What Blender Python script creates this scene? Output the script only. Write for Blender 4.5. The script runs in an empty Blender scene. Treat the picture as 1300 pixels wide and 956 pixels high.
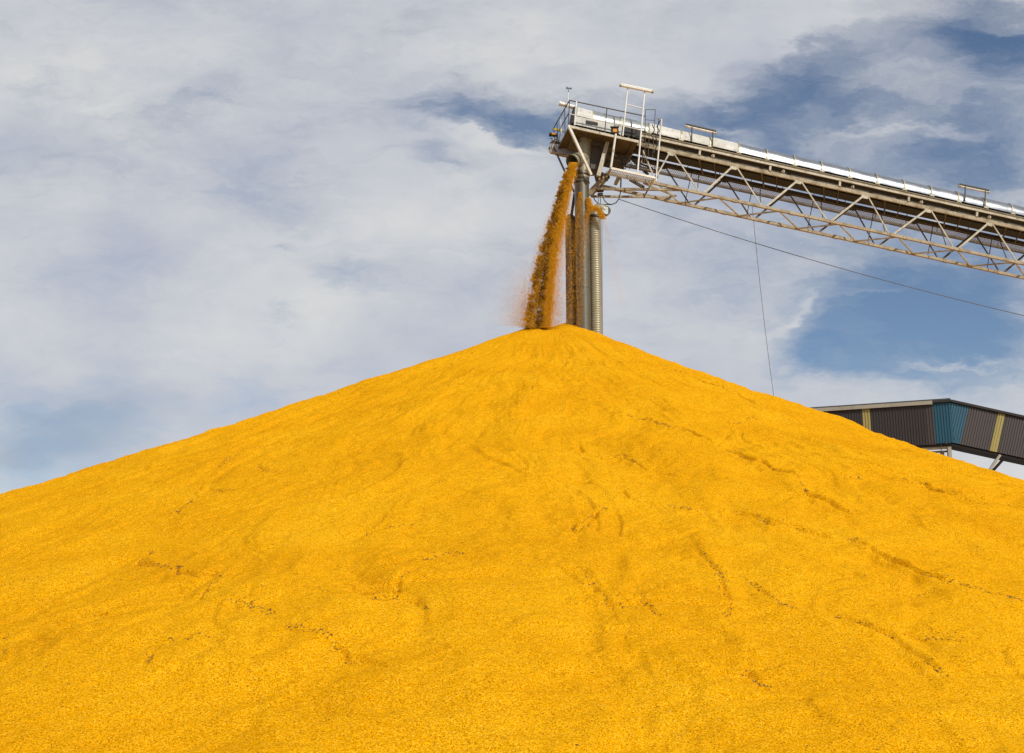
import bpy, math, random
import numpy as np
from mathutils import Vector, Matrix
random.seed(7)
RS = np.random.RandomState(11)
sc = bpy.context.scene
COL = sc.collection

# ------------------------------------------------------------------ camera
F = 1500.0                       # focal length in pixels of a 1300 px wide picture
CAMZ = 1.7
PITCH = math.atan(353 / 1500)
CP, SP = math.cos(PITCH), math.sin(PITCH)
cd = bpy.data.cameras.new("camera")
cam = bpy.data.objects.new("camera", cd)
COL.objects.link(cam)
cam.location = (0, 0, CAMZ)
cam.rotation_euler = (math.pi / 2 + PITCH, 0, 0)
cd.sensor_width = 36
cd.lens = 36 * F / 1300
cd.clip_start = 0.1
cd.clip_end = 6000
sc.camera = cam


def ray(px, py):
    x = (px - 650) / F
    y = (478 - py) / F
    return Vector((x, CP - SP * y, SP + CP * y))


def at(px, py, Y):
    d = ray(px, py)
    return Vector((0, 0, CAMZ)) + d * (Y / d.y)


# ------------------------------------------------------------------ helpers
class MB:
    def __init__(self):
        self.v = []
        self.f = []
        self.smooth = []

    def add(self, vs, fs, smooth=False):
        n = len(self.v)
        self.v.extend([tuple(v) for v in vs])
        for f in fs:
            self.f.append([i + n for i in f])
            self.smooth.append(smooth)

    def frame(self, p, q, up=None):
        d = (q - p).normalized()
        up = Vector(up) if up is not None else Vector((0, 0, 1))
        if abs(d.dot(up)) > 0.99:
            up = Vector((0, 1, 0))
        s = d.cross(up).normalized()
        u = s.cross(d).normalized()
        return d, s, u

    def tube(self, p, q, r, n=10, r2=None, caps=True):
        p, q = Vector(p), Vector(q)
        r2 = r if r2 is None else r2
        d, s, u = self.frame(p, q)
        vs = []
        for c, rr in ((p, r), (q, r2)):
            for i in range(n):
                a = 2 * math.pi * i / n
                vs.append(c + s * math.cos(a) * rr + u * math.sin(a) * rr)
        self.add(vs, [[i, (i + 1) % n, n + (i + 1) % n, n + i] for i in range(n)], n > 5)
        if caps:
            self.add([vs[i] for i in range(n)], [list(range(n))[::-1]])
            self.add([vs[n + i] for i in range(n)], [list(range(n))])
        return self

    def path(self, pts, rad, n=10, caps=True):
        pts = [Vector(p) for p in pts]
        if not hasattr(rad, '__len__'):
            rad = [rad] * len(pts)
        vs = []
        s0 = None
        for i, p in enumerate(pts):
            t = (pts[min(i + 1, len(pts) - 1)] - pts[max(i - 1, 0)]).normalized()
            if s0 is None:
                a = Vector((0, 0, 1)) if abs(t.z) < 0.9 else Vector((1, 0, 0))
                s0 = t.cross(a).normalized()
            s0 = (s0 - t * s0.dot(t)).normalized()
            u = t.cross(s0)
            for k in range(n):
                a = 2 * math.pi * k / n
                vs.append(p + (s0 * math.cos(a) + u * math.sin(a)) * rad[i])
        fs = []
        for i in range(len(pts) - 1):
            for k in range(n):
                fs.append([i * n + k, i * n + (k + 1) % n, (i + 1) * n + (k + 1) % n, (i + 1) * n + k])
        self.add(vs, fs, True)
        if caps:
            self.add(vs[:n], [list(range(n))[::-1]])
            self.add(vs[-n:], [list(range(n))])
        return self

    def beam(self, p, q, w, h, up=None):
        """box bar: w sideways, h along up, centred on the line"""
        p, q = Vector(p), Vector(q)
        d, s, u = self.frame(p, q, up)
        vs = []
        for c in (p, q):
            for a, b in ((-1, -1), (1, -1), (1, 1), (-1, 1)):
                vs.append(c + s * a * w / 2 + u * b * h / 2)
        self.add(vs, [[0, 1, 2, 3][::-1], [4, 5, 6, 7], [0, 1, 5, 4], [1, 2, 6, 5], [2, 3, 7, 6], [3, 0, 4, 7]])
        return self

    def angle(self, p, q, a, t=0.012, up=None):
        """steel angle section"""
        p, q = Vector(p), Vector(q)
        d, s, u = self.frame(p, q, up)
        self.beam(p + u * a / 2, q + u * a / 2, t, a, u)
        self.beam(p + s * (a / 2 + t / 2), q + s * (a / 2 + t / 2), a, t, u)
        return self

    def prism(self, poly, off):
        """poly: list of points, extruded by vector off"""
        n = len(poly)
        off = Vector(off)
        vs = [Vector(p) for p in poly] + [Vector(p) + off for p in poly]
        self.add(vs, [list(range(n))[::-1], list(range(n, 2 * n))] +
                 [[i, (i + 1) % n, n + (i + 1) % n, n + i] for i in range(n)])
        return self

    def build(self, name, mat, parent=None):
        me = bpy.data.meshes.new(name)
        me.from_pydata(self.v, [], self.f)
        me.materials.append(mat)
        me.polygons.foreach_set('use_smooth', self.smooth)
        me.validate()
        import bmesh
        bm = bmesh.new()
        bm.from_mesh(me)
        bmesh.ops.recalc_face_normals(bm, faces=bm.faces)
        bm.to_mesh(me)
        bm.free()
        o = bpy.data.objects.new(name, me)
        COL.objects.link(o)
        if parent is not None:
            o.parent = parent
            base = parent
            o.matrix_parent_inverse = world_inv(base)
        return o


WORLD = {}


def world_inv(o):
    # every mesh is modelled in world coordinates; only the Empties carry an offset
    return Matrix.Translation(-o.location) if o.type == 'EMPTY' else Matrix.Identity(4)


def tag(o, label=None, cat=None, group=None, kind=None):
    if label: o['label'] = label
    if cat: o['category'] = cat
    if group: o['group'] = group
    if kind: o['kind'] = kind
    return o


def empty(name, loc):
    o = bpy.data.objects.new(name, None)
    COL.objects.link(o)
    o.location = loc
    o.empty_display_size = 0.3
    return o


def quick_mesh(name, verts, faces_flat, nper, mat, smooth=False):
    me = bpy.data.meshes.new(name)
    nv = len(verts)
    nf = len(faces_flat) // nper
    me.vertices.add(nv)
    me.vertices.foreach_set('co', np.asarray(verts, dtype=np.float32).ravel())
    me.loops.add(nf * nper)
    me.loops.foreach_set('vertex_index', np.asarray(faces_flat, dtype=np.int32))
    me.polygons.add(nf)
    me.polygons.foreach_set('loop_start', np.arange(0, nf * nper, nper, dtype=np.int32))
    me.polygons.foreach_set('loop_total', np.full(nf, nper, dtype=np.int32))
    me.polygons.foreach_set('use_smooth', np.full(nf, smooth))
    me.update(calc_edges=True)
    me.materials.append(mat)
    o = bpy.data.objects.new(name, me)
    COL.objects.link(o)
    return o


# ------------------------------------------------------------------ materials
def new_mat(name):
    m = bpy.data.materials.new(name)
    m.use_nodes = True
    nt = m.node_tree
    return m, nt, nt.nodes['Principled BSDF']


def N(nt, kind, **kw):
    n = nt.nodes.new(kind)
    for k, v in kw.items():
        if k in n.inputs.keys():
            n.inputs[k].default_value = v
        else:
            setattr(n, k, v)
    return n


def ramp(nt, fac, stops):
    r = nt.nodes.new('ShaderNodeValToRGB')
    nt.links.new(fac, r.inputs[0])
    while len(r.color_ramp.elements) < len(stops):
        r.color_ramp.elements.new(0.5)
    for e, (p, c) in zip(r.color_ramp.elements, stops):
        e.position = p
        e.color = (*c, 1) if len(c) == 3 else c
    return r.outputs[0]


def mixc(nt, fac, a, b, blend='MIX'):
    n = nt.nodes.new('ShaderNodeMix')
    n.data_type = 'RGBA'
    n.blend_type = blend
    for sock, val in ((n.inputs[0], fac), (n.inputs[6], a), (n.inputs[7], b)):
        if hasattr(val, 'is_linked'):
            nt.links.new(val, sock)
        elif isinstance(val, (int, float)):
            sock.default_value = val
        else:
            sock.default_value = (*val, 1)
    return n.outputs[2]


def metal_paint(name, base, dirt, rough=0.55, metallic=0.0, scale=1.6, amount=(0.45, 0.75), fine=True, rust=None):
    m, nt, b = new_mat(name)
    tc = N(nt, 'ShaderNodeTexCoord')
    n1 = N(nt, 'ShaderNodeTexNoise', Scale=scale, Detail=8.0, Roughness=0.65)
    nt.links.new(tc.outputs['Object'], n1.inputs['Vector'])
    f = ramp(nt, n1.outputs['Fac'], [(amount[0], (0, 0, 0)), (amount[1], (1, 1, 1))])
    c = mixc(nt, f, base, dirt)
    if rust:
        n3 = N(nt, 'ShaderNodeTexNoise', Scale=scale * 4.3, Detail=6.0, Roughness=0.7)
        nt.links.new(tc.outputs['Object'], n3.inputs['Vector'])
        f3 = ramp(nt, n3.outputs['Fac'], [(0.58, (0, 0, 0)), (0.66, (1, 1, 1))])
        c = mixc(nt, f3, c, rust)
    if fine:
        n2 = N(nt, 'ShaderNodeTexNoise', Scale=22.0, Detail=4.0)
        nt.links.new(tc.outputs['Object'], n2.inputs['Vector'])
        f2 = ramp(nt, n2.outputs['Fac'], [(0.3, (0.78, 0.78, 0.78)), (0.7, (1.08, 1.08, 1.08))])
        c = mixc(nt, 1.0, c, f2, 'MULTIPLY')
    nt.links.new(c, b.inputs['Base Color'])
    b.inputs['Metallic'].default_value = metallic
    r = ramp(nt, n1.outputs['Fac'], [(0.3, (rough - 0.1,) * 3), (0.7, (min(1, rough + 0.15),) * 3)])
    nt.links.new(r, b.inputs['Roughness'])
    bp = N(nt, 'ShaderNodeBump', Strength=0.15, Distance=0.02)
    nt.links.new(n1.outputs['Fac'], bp.inputs['Height'])
    nt.links.new(bp.outputs[0], b.inputs['Normal'])
    return m


M = {}
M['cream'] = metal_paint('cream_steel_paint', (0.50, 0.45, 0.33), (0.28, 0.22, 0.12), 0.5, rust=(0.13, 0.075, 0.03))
M['cream_clean'] = metal_paint('cream_clean_paint', (0.74, 0.71, 0.61), (0.58, 0.53, 0.42), 0.45)
M['white'] = metal_paint('white_tube_paint', (0.80, 0.79, 0.75), (0.64, 0.61, 0.54), 0.4)
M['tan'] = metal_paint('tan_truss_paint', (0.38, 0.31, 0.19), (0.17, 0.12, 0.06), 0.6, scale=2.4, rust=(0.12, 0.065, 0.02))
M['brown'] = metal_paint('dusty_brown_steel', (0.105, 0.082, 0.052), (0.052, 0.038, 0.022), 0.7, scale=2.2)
M['dark'] = metal_paint('dark_steel', (0.06, 0.048, 0.035), (0.11, 0.08, 0.045), 0.6, scale=3)
M['black'] = metal_paint('black_rubber', (0.022, 0.02, 0.018), (0.05, 0.04, 0.03), 0.7, scale=3)
M['galv'] = metal_paint('galvanised_sheet', (0.39, 0.405, 0.42), (0.31, 0.32, 0.335), 0.27, metallic=1.0, scale=1.1, amount=(0.35, 0.7))
M['galv_dull'] = metal_paint('dull_galvanised_sheet', (0.30, 0.32, 0.32), (0.25, 0.245, 0.21), 0.36, metallic=0.5, scale=1.3, rust=(0.28, 0.26, 0.22))
M['white_sheet'] = metal_paint('weathered_white_sheet', (0.62, 0.60, 0.54), (0.46, 0.43, 0.36), 0.5, scale=1.3, rust=(0.24, 0.21, 0.16))
M['pipe'] = metal_paint('dusty_pipe_steel', (0.17, 0.155, 0.115), (0.115, 0.09, 0.05), 0.34, metallic=0.5, scale=1.0)
M['pipe_pale'] = metal_paint('pale_ribbed_pipe', (0.38, 0.345, 0.24), (0.28, 0.225, 0.12), 0.42, metallic=0.35, scale=1.2)
M['grating'] = metal_paint('galvanised_grating', (0.42, 0.39, 0.41), (0.30, 0.26, 0.22), 0.55, metallic=0.2, scale=3)
M['yellow'] = metal_paint('yellow_safety_paint', (0.75, 0.6, 0.05), (0.5, 0.4, 0.05), 0.5)
M['cable'] = metal_paint('steel_cable', (0.10, 0.10, 0.11), (0.06, 0.055, 0.05), 0.5, scale=8)
M['rope'] = metal_paint('grey_rope', (0.16, 0.12, 0.12), (0.10, 0.08, 0.08), 0.8, scale=8)
M['lens_amber'] = metal_paint('amber_lens', (0.75, 0.32, 0.03), (0.6, 0.24, 0.02), 0.2, scale=8)
M['lens_white'] = metal_paint('milky_tube_lens', (0.78, 0.75, 0.66), (0.6, 0.56, 0.46), 0.25, scale=5)
M['wall_brown'] = metal_paint('brown_cladding', (0.034, 0.026, 0.025), (0.027, 0.021, 0.020), 0.5, scale=0.6)
M['wall_brown_pale'] = metal_paint('pale_sunlit_brown_cladding', (0.058, 0.043, 0.039), (0.046, 0.035, 0.031), 0.5, scale=0.6)  # lighter copy of the brown: sunlight on the right leg put into colour
M['wall_teal'] = metal_paint('teal_cladding', (0.012, 0.085, 0.135), (0.010, 0.066, 0.108), 0.45, scale=0.6)
M['wall_yellow'] = metal_paint('pale_yellow_cladding', (0.36, 0.29, 0.09), (0.28, 0.23, 0.08), 0.45, scale=0.8)
M['trim'] = metal_paint('gallery_eave_trim', (0.34, 0.31, 0.24), (0.26, 0.23, 0.17), 0.6, scale=1.0)
M['gallery_dark'] = metal_paint('gallery_underside', (0.02, 0.017, 0.015), (0.035, 0.025, 0.019), 0.8, scale=1.0)
M['concrete'] = metal_paint('yard_concrete', (0.30, 0.28, 0.25), (0.20, 0.19, 0.17), 0.9, scale=0.15)


def corn_mat():
    m, nt, b = new_mat('loose_corn')
    tc = N(nt, 'ShaderNodeTexCoord')
    P = tc.outputs['Object']

    def noise(s, d=3.0, r=0.6):
        n = N(nt, 'ShaderNodeTexNoise', Scale=s, Detail=d, Roughness=r)
        nt.links.new(P, n.inputs['Vector'])
        return n.outputs['Fac']
    vor = N(nt, 'ShaderNodeTexVoronoi', Scale=74.0)
    vor.feature = 'F1'
    nt.links.new(P, vor.inputs['Vector'])
    sep = N(nt, 'ShaderNodeSeparateColor')
    nt.links.new(vor.outputs['Color'], sep.inputs[0])
    base = ramp(nt, sep.outputs[0], [(0.0, (0.38, 0.14, 0.001)), (0.25, (0.69, 0.303, 0.001)), (0.75, (0.80, 0.364, 0.0012)), (1.0, (0.90, 0.50, 0.02))])
    # kernels a hand's width apart that differ a little in ripeness
    g = ramp(nt, noise(38.0, 2.0, 0.8), [(0.30, (0.72, 0.66, 0.5)), (0.47, (1, 1, 1)), (0.70, (1.08, 1.14, 1.6))])
    c = mixc(nt, 1.0, base, g, 'MULTIPLY')
    pale = ramp(nt, noise(50.0, 1.0, 0.5), [(0.60, (0, 0, 0)), (0.70, (0.55, 0.55, 0.55))])
    c = mixc(nt, pale, c, (0.92, 0.58, 0.07))
    gaps = ramp(nt, noise(60.0, 1.0, 0.5), [(0.33, (0.50, 0.45, 0.40)), (0.43, (1, 1, 1))])  # shade between the kernels, put into the colour as dark specks
    c = mixc(nt, 1.0, c, gaps, 'MULTIPLY')
    # broad drifts of paler and deeper grain
    g2 = ramp(nt, noise(0.35, 7.0, 0.66), [(0.34, (0.93, 0.89, 0.85)), (0.52, (1, 1, 1)), (0.68, (1.03, 1.08, 1.3))])
    c = mixc(nt, 1.0, c, g2, 'MULTIPLY')
    # scattered bits of cob and husk
    nf = noise(26.0, 2.0, 0.7)
    nb = noise(0.7, 4.0, 0.6)
    mm = N(nt, 'ShaderNodeMath', operation='MULTIPLY')
    nt.links.new(ramp(nt, nf, [(0.69, (0, 0, 0)), (0.73, (1, 1, 1))]), mm.inputs[0])
    nt.links.new(ramp(nt, nb, [(0.46, (0, 0, 0)), (0.62, (1, 1, 1))]), mm.inputs[1])
    c = mixc(nt, mm.outputs[0], c, (0.26, 0.115, 0.02))
    nt.links.new(c, b.inputs['Base Color'])
    b.inputs['Roughness'].default_value = 0.72
    b.inputs['Specular IOR Level'].default_value = 0.0
    bp = N(nt, 'ShaderNodeBump', Strength=0.45, Distance=0.028)
    nt.links.new(noise(32.0, 3.0, 0.7), bp.inputs['Height'])
    bp2 = N(nt, 'ShaderNodeBump', Strength=0.6, Distance=0.012)
    nt.links.new(vor.outputs['Distance'], bp2.inputs['Height'])
    bp2.invert = True
    nt.links.new(bp.outputs[0], bp2.inputs['Normal'])
    nt.links.new(bp2.outputs[0], b.inputs['Normal'])
    return m


def kernel_mat(name='falling_kernels', stops=None):
    m, nt, b = new_mat(name)
    gi = N(nt, 'ShaderNodeNewGeometry')
    c = ramp(nt, gi.outputs['Random Per Island'], stops or [(0.0, (0.34, 0.145, 0.006)), (0.3, (0.70, 0.32, 0.006)), (0.7, (0.88, 0.43, 0.008)), (1.0, (0.95, 0.56, 0.02))])
    nt.links.new(c, b.inputs['Base Color'])
    b.inputs['Roughness'].default_value = 0.6
    b.inputs['Specular IOR Level'].default_value = 0.2
    return m


M['corn'] = corn_mat()
M['kernel'] = kernel_mat()
M['kernel_shaded'] = kernel_mat('shaded_kernels', [(0.0, (0.055, 0.026, 0.008)), (0.55, (0.16, 0.072, 0.010)), (0.85, (0.42, 0.19, 0.008)), (1.0, (0.7, 0.34, 0.01))])  # dark copy of the kernels: the stream's self-shadow put into the colour
M['chaff'] = metal_paint('dry_husk', (0.12, 0.06, 0.018), (0.05, 0.026, 0.010), 0.9, scale=6)

# ------------------------------------------------------------------ ground
g = MB()
g.add([(-900, -700, 0), (900, -700, 0), (900, 1400, 0), (-900, 1400, 0)], [[0, 1, 2, 3]])
tag(g.build('ground', M['concrete']), kind='structure')

# ------------------------------------------------------------------ corn pile
A1 = at(718, 410.5, 48)
A2 = at(684, 413.5, 47.6)


def vnoise(x, y, seed=0):
    """smooth 2-D value noise, vectorised"""
    xi = np.floor(x).astype(np.int64)
    yi = np.floor(y).astype(np.int64)
    fx = x - xi
    fy = y - yi
    fx = fx * fx * fx * (fx * (fx * 6 - 15) + 10)
    fy = fy * fy * fy * (fy * (fy * 6 - 15) + 10)

    def h(a, b):
        k = (a * 374761393 + b * 668265263 + seed * 1442695041) & 0x7fffffff
        k = ((k ^ (k >> 13)) * 1274126177) & 0x7fffffff
        return ((k ^ (k >> 16)) & 0xffff) / 32767.5 - 1.0
    a = h(xi, yi) * (1 - fx) + h(xi + 1, yi) * fx
    b_ = h(xi, yi + 1) * (1 - fx) + h(xi + 1, yi + 1) * fx
    return a * (1 - fy) + b_ * fy


def fbm(x, y, oct=4, seed=0, gain=0.5):
    s = 0
    a = 1.0
    for i in range(oct):
        s = s + a * vnoise(x + 17.3 * i, y - 9.1 * i, seed + i * 7)
        x = x * 2.03
        y = y * 2.03
        a *= gain
    return s


def base_h(x, y):
    out = None
    for A in (A1, A2):
        dx = x - A.x
        dy = y - A.y
        r = np.sqrt(dx * dx + dy * dy) + 1e-9
        w = (dx / r + 1) / 2
        a = 0.4556 * (1 - w) + 0.5094 * w
        b_ = 0.00131 * (1 - w) + 0.00154 * w
        rr = np.sqrt(r * r + 0.04) - 0.2
        z = A.z - a * rr + b_ * rr * rr
        if out is None:
            out = z
        else:
            k = 0.12
            hh = np.clip(0.5 + 0.5 * (out - z) / k, 0, 1)
            out = z * (1 - hh) + out * hh + k * hh * (1 - hh) * 0.5
    return out


def on_pile(px, py):
    """where a line of sight first meets the smooth cone"""
    d = np.array(ray(px, py))
    t = np.linspace(8, 60, 4000)
    X, Y, Z = d[0] * t, d[1] * t, CAMZ + d[2] * t
    k = np.argmax(Z < base_h(X, Y))
    return (X[k], Y[k])


def zl(pts, ox, oy, s=1.992):
    return [(ox + a / s, oy + b / s) for a, b in pts]


SCARPS = []   # (points in the photograph, strength, kind)
def left(p, s=1.0): SCARPS.append((zl(p, 0, 400), s))
def right(p, s=1.0): SCARPS.append((zl(p, 650, 400), s))


left([(740, 300), (700, 318), (645, 338), (605, 365), (540, 395)], .8)
left([(520, 415), (480, 470), (450, 505), (410, 512)], .5)
left([(640, 378), (672, 396), (710, 392)], .35)
left([(385, 580), (355, 608), (385, 622), (460, 635), (450, 655), (500, 662), (560, 656)], 1.0)
left([(560, 662), (530, 690), (495, 722), (515, 742), (580, 745), (635, 738), (636, 770), (680, 785), (720, 812), (800, 825), (870, 850), (920, 885), (990, 915)], .9)
left([(0, 812), (60, 772), (110, 777), (150, 762), (250, 742), (350, 745)], .7)
left([(1205, 590), (1160, 595), (1110, 602), (1060, 640), (1020, 665), (1022, 700)], .7)
left([(920, 718), (960, 712), (1010, 712), (1062, 714), (1072, 745)], 1.4)
left([(640, 600), (670, 600), (700, 594)], .5)
left([(440, 832), (400, 850), (362, 885), (360, 915)], .6)
left([(0, 842), (60, 850), (130, 838), (200, 833)], .4)
left([(860, 545), (920, 535), (980, 522), (1060, 518)], .4)
left([(0, 690), (40, 682), (90, 672)], .4)
left([(480, 835), (545, 822)], .5)
left([(180, 520), (235, 512)], .35)
left([(400, 450), (470, 440), (530, 435), (580, 448)], .5)
left([(560, 690), (640, 705), (740, 700), (830, 720)], .35)
left([(150, 640), (240, 655), (320, 650)], .35)
left([(700, 440), (800, 425), (900, 440)], .3)
left([(900, 270), (960, 250), (1040, 225)], .3)
right([(185, 238), (250, 248), (320, 256), (400, 285), (470, 310), (530, 340), (580, 358), (640, 380), (710, 410), (740, 447), (800, 472), (860, 495), (950, 512)], 1.1)
right([(220, 455), (280, 457), (370, 465), (430, 472), (480, 474), (560, 490), (610, 505), (650, 521), (740, 532), (830, 545), (900, 570), (970, 605), (1080, 655), (1180, 685), (1290, 715)], 1.35)
right([(810, 416), (880, 420), (960, 425), (1040, 440), (1100, 462), (1200, 480), (1290, 498)], 1.0)
right([(600, 668), (640, 690), (680, 718), (760, 740), (850, 760), (950, 800), (1040, 850), (1120, 900)], .9)
right([(460, 255), (560, 265), (640, 268)], .6)
right([(1070, 785), (1150, 795), (1190, 830), (1250, 850)], .5)
right([(530, 640), (545, 700), (550, 755), (580, 830), (600, 870), (655, 915)], .8)
right([(275, 428), (282, 455)], .9)
right([(220, 460), (215, 500), (155, 535), (150, 512)], .7)
right([(0, 402), (70, 422), (120, 430)], .6)
right([(270, 350), (290, 355)], .8)
right([(120, 40), (140, 90), (125, 180), (110, 240)], .15)
right([(160, 310), (180, 345), (270, 352), (340, 385), (420, 400)], .6)
right([(870, 640), (960, 662), (1060, 672)], .5)
right([(1000, 780), (1100, 812), (1290, 840)], .5)
right([(180, 640), (240, 720), (330, 700), (380, 760)], .45)
right([(60, 90), (40, 200), (0, 280)], .12)
right([(330, 120), (480, 165), (620, 215), (760, 275)], .4)
right([(900, 320), (1040, 372), (1200, 420)], .4)
right([(380, 600), (470, 590), (540, 640)], .4)

NR, NT = 1250, 1750
# rings: finer towards the foot, which is nearest the camera
rr_ = np.concatenate([np.linspace(0.02, 39.0, NR)])
th0, th1 = math.radians(-90 - 66), math.radians(-90 + 66)
fine_t = np.linspace(th0, th1, NT)
coarse_t = np.linspace(th1, th0 + 2 * math.pi, 160)[1:-1]
tt_ = np.concatenate([fine_t, coarse_t])
NTT = len(tt_)
CX, CY = (A1.x + A2.x) / 2, (A1.y + A2.y) / 2
R_, T_ = np.meshgrid(rr_, tt_, indexing='ij')
X = (CX + R_ * np.cos(T_)).ravel()
Y = (CY + R_ * np.sin(T_)).ravel()
Rf = R_.ravel()
Tf = T_.ravel()
Z = base_h(X, Y)
amp = np.clip(Rf / 6.0, 0.12, 1.0)
# slow swells, radial runs of sliding grain and faint level terraces
dZ = 0.11 * amp * fbm(X / 7.0, Y / 7.0, 4, 3)
sa = Tf * 14.0
amr = np.clip(Rf / 14.0 - .06, 0.0, 1.0)
dZ += 0.12 * amr * fbm(sa + 0.8 * fbm(X / 3, Y / 3, 2, 40), Rf / 7.0, 4, 21)
dZ += 0.026 * amr * fbm(Tf * 34.0 + 1.1 * fbm(X / 2.2, Y / 2.2, 2, 44), Rf / 3.0, 4, 31)
wz = Z + 0.5 * fbm(X / 4.0, Y / 4.0, 3, 61)
dZ += 0.042 * amp * fbm(wz * 1.9, Tf * 4.0, 3, 71)
dZ += 0.017 * amp * fbm(wz * 6.0, Tf * 10.0, 3, 76)
dZ += 0.018 * fbm(X * 1.1, Y * 1.1, 4, 81, 0.6)
dZ += 0.010 * fbm(X * 6.0, Y * 6.0, 3, 91, 0.7)
# fans where sheets of grain have run and stopped: broad lobes with a steeper toe
for q, (fs, fa, sd) in enumerate(((3.4, .075, 151), (1.7, .045, 161), (0.8, .006, 171))):
    lob = fbm(X / fs + .5 * fbm(X / fs, Y / fs, 2, sd + 5), Y / fs * .8, 2, sd)
    sw_ = (Rf / fs / 1.6 + 1.1 * lob) % 1.0
    saw = np.where(sw_ < .90, sw_ / .90, (1 - sw_) / .10)
    mask_ = np.clip(.15 + 1.1 * fbm(X / fs / 1.5, Y / fs / 1.5, 2, sd + 9), 0, 1)
    dZ += fa * amp * saw * mask_
# a shallow hollow high on the right flank
dZ -= 0.30 * np.exp(-((Tf + 0.72) / 0.30) ** 2) * np.exp(-((Rf - 15.0) / 2.8) ** 2)
# slumps: the grain below a break has slid, leaving a lip and a crevice
wx = X + 0.11 * fbm(X * 1.1, Y * 1.1, 2, 101) + 0.014 * fbm(X * 5, Y * 5, 2, 131)
wy = Y + 0.20 * fbm(X * 1.1, Y * 1.1, 2, 111) + 0.02 * fbm(X * 5, Y * 5, 2, 141)
breaks = fbm(X * 0.9, Y * 0.9, 3, 121)
chaff_pts = []
for pts, st in SCARPS:
    P = [on_pile(*p) for p in pts]
    P = [p for p in P if p[1] > 9]
    if len(P) < 2:
        continue
    P = np.array(P)
    lo = P.min(0) - 2.0
    hi = P.max(0) + 2.0
    sel = np.nonzero((wx > lo[0]) & (wx < hi[0]) & (wy > lo[1]) & (wy < hi[1]))[0]
    if not len(sel):
        continue
    x, y = wx[sel], wy[sel]
    best = np.full(len(sel), 1e9)
    side = np.zeros(len(sel))
    prog = np.zeros(len(sel))
    n = len(P) - 1
    for i in range(n):
        a, b_ = P[i], P[i + 1]
        e = b_ - a
        L = e.dot(e) + 1e-9
        t = np.clip(((x - a[0]) * e[0] + (y - a[1]) * e[1]) / L, 0, 1)
        qx, qy = a[0] + t * e[0], a[1] + t * e[1]
        d = np.hypot(x - qx, y - qy)
        m = d < best
        best[m] = d[m]
        # positive on the downhill side (further from the summit)
        nx, ny = -e[1], e[0]
        c = (a + b_) / 2 - np.array([CX, CY])
        sgn = 1.0 if nx * c[0] + ny * c[1] > 0 else -1.0
        dd = ((x - qx) * nx + (y - qy) * ny) * sgn / math.sqrt(L)
        side[m] = dd[m]
        prog[m] = (i + t[m]) / n
    fade = np.clip(prog / 0.12, 0, 1) * np.clip((1 - prog) / 0.12, 0, 1)
    endfade = np.clip(1.6 - best, 0, 1)
    vary = np.clip(0.85 + 0.5 * breaks[sel], 0.25, 1.15)
    A = 0.062 * st * fade * vary
    dn = np.clip(side, 0, None)
    up_ = np.clip(-side, 0, None)
    # lip drops quickly on the low side and heals over a metre; behind the lip the slope is a touch hollow
    step = np.where(side > 0, -A * 1.7 * (1 - np.exp(-dn / 0.07)) * np.exp(-dn / 0.8), 0)
    hol = np.where(side <= 0, A * 0.75 * np.exp(-up_ / 0.28), A * 0.75 * np.exp(-dn / 0.05))
    hol = hol + 0.8 * A * np.exp(-((side - .13) / .10) ** 2)
    gz = 0.15 * min(st * 1.0, 1.0) * fade * np.clip(breaks[sel] * 1.2 + 0.75, 0, 1) * np.exp(-(best / 0.036) ** 2)
    dZ[sel] += (step + hol) * endfade - gz
    # where bits of husk gather
    for i in range(n):
        a, b_ = P[i], P[i + 1]
        L = np.hypot(*(b_ - a))
        for k in range(int(L * 34 * (st + .15))):
            t = random.random()
            q = a + (b_ - a) * t
            if vnoise(np.array([q[0] * 1.7]), np.array([q[1] * 1.7]), 210)[0] < -0.08: continue
            chaff_pts.append((q[0] + random.gauss(0, 0.035), q[1] + random.gauss(0, 0.045), 1.15))
Z = np.maximum(Z + dZ, -0.05)
idx = np.arange(NR * NTT).reshape(NR, NTT)
a = idx[:-1, :]
b_ = idx[1:, :]
a2 = np.roll(a, -1, axis=1)
b2 = np.roll(b_, -1, axis=1)
quads = np.stack([a, b_, b2, a2], axis=-1).reshape(-1, 4)
zt = Z.reshape(-1)
keep = zt[quads].max(axis=1) > -0.04
quads = quads[keep]
V = np.stack([X, Y, Z], axis=1)
pile = quick_mesh('corn_pile', V, quads.ravel(), 4, M['corn'], True)
tag(pile, 'huge golden cone of loose corn piled on the ground below the conveyor', 'corn pile')

# summit cap (inside the first ring)
Zg = Z.reshape(NR, NTT)


def pile_z(x, y):
    dx, dy = x - CX, y - CY
    r = math.hypot(dx, dy)
    th = math.atan2(dy, dx)
    i = min(NR - 1, max(0, int(round((r - rr_[0]) / (rr_[1] - rr_[0])))))
    if th > th1: th -= 2 * math.pi
    j = int(round((th - th0) / (fine_t[1] - fine_t[0])))
    if 0 <= j < NT:
        return Zg[i, j]
    return float(base_h(np.array([x]), np.array([y]))[0])


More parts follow.
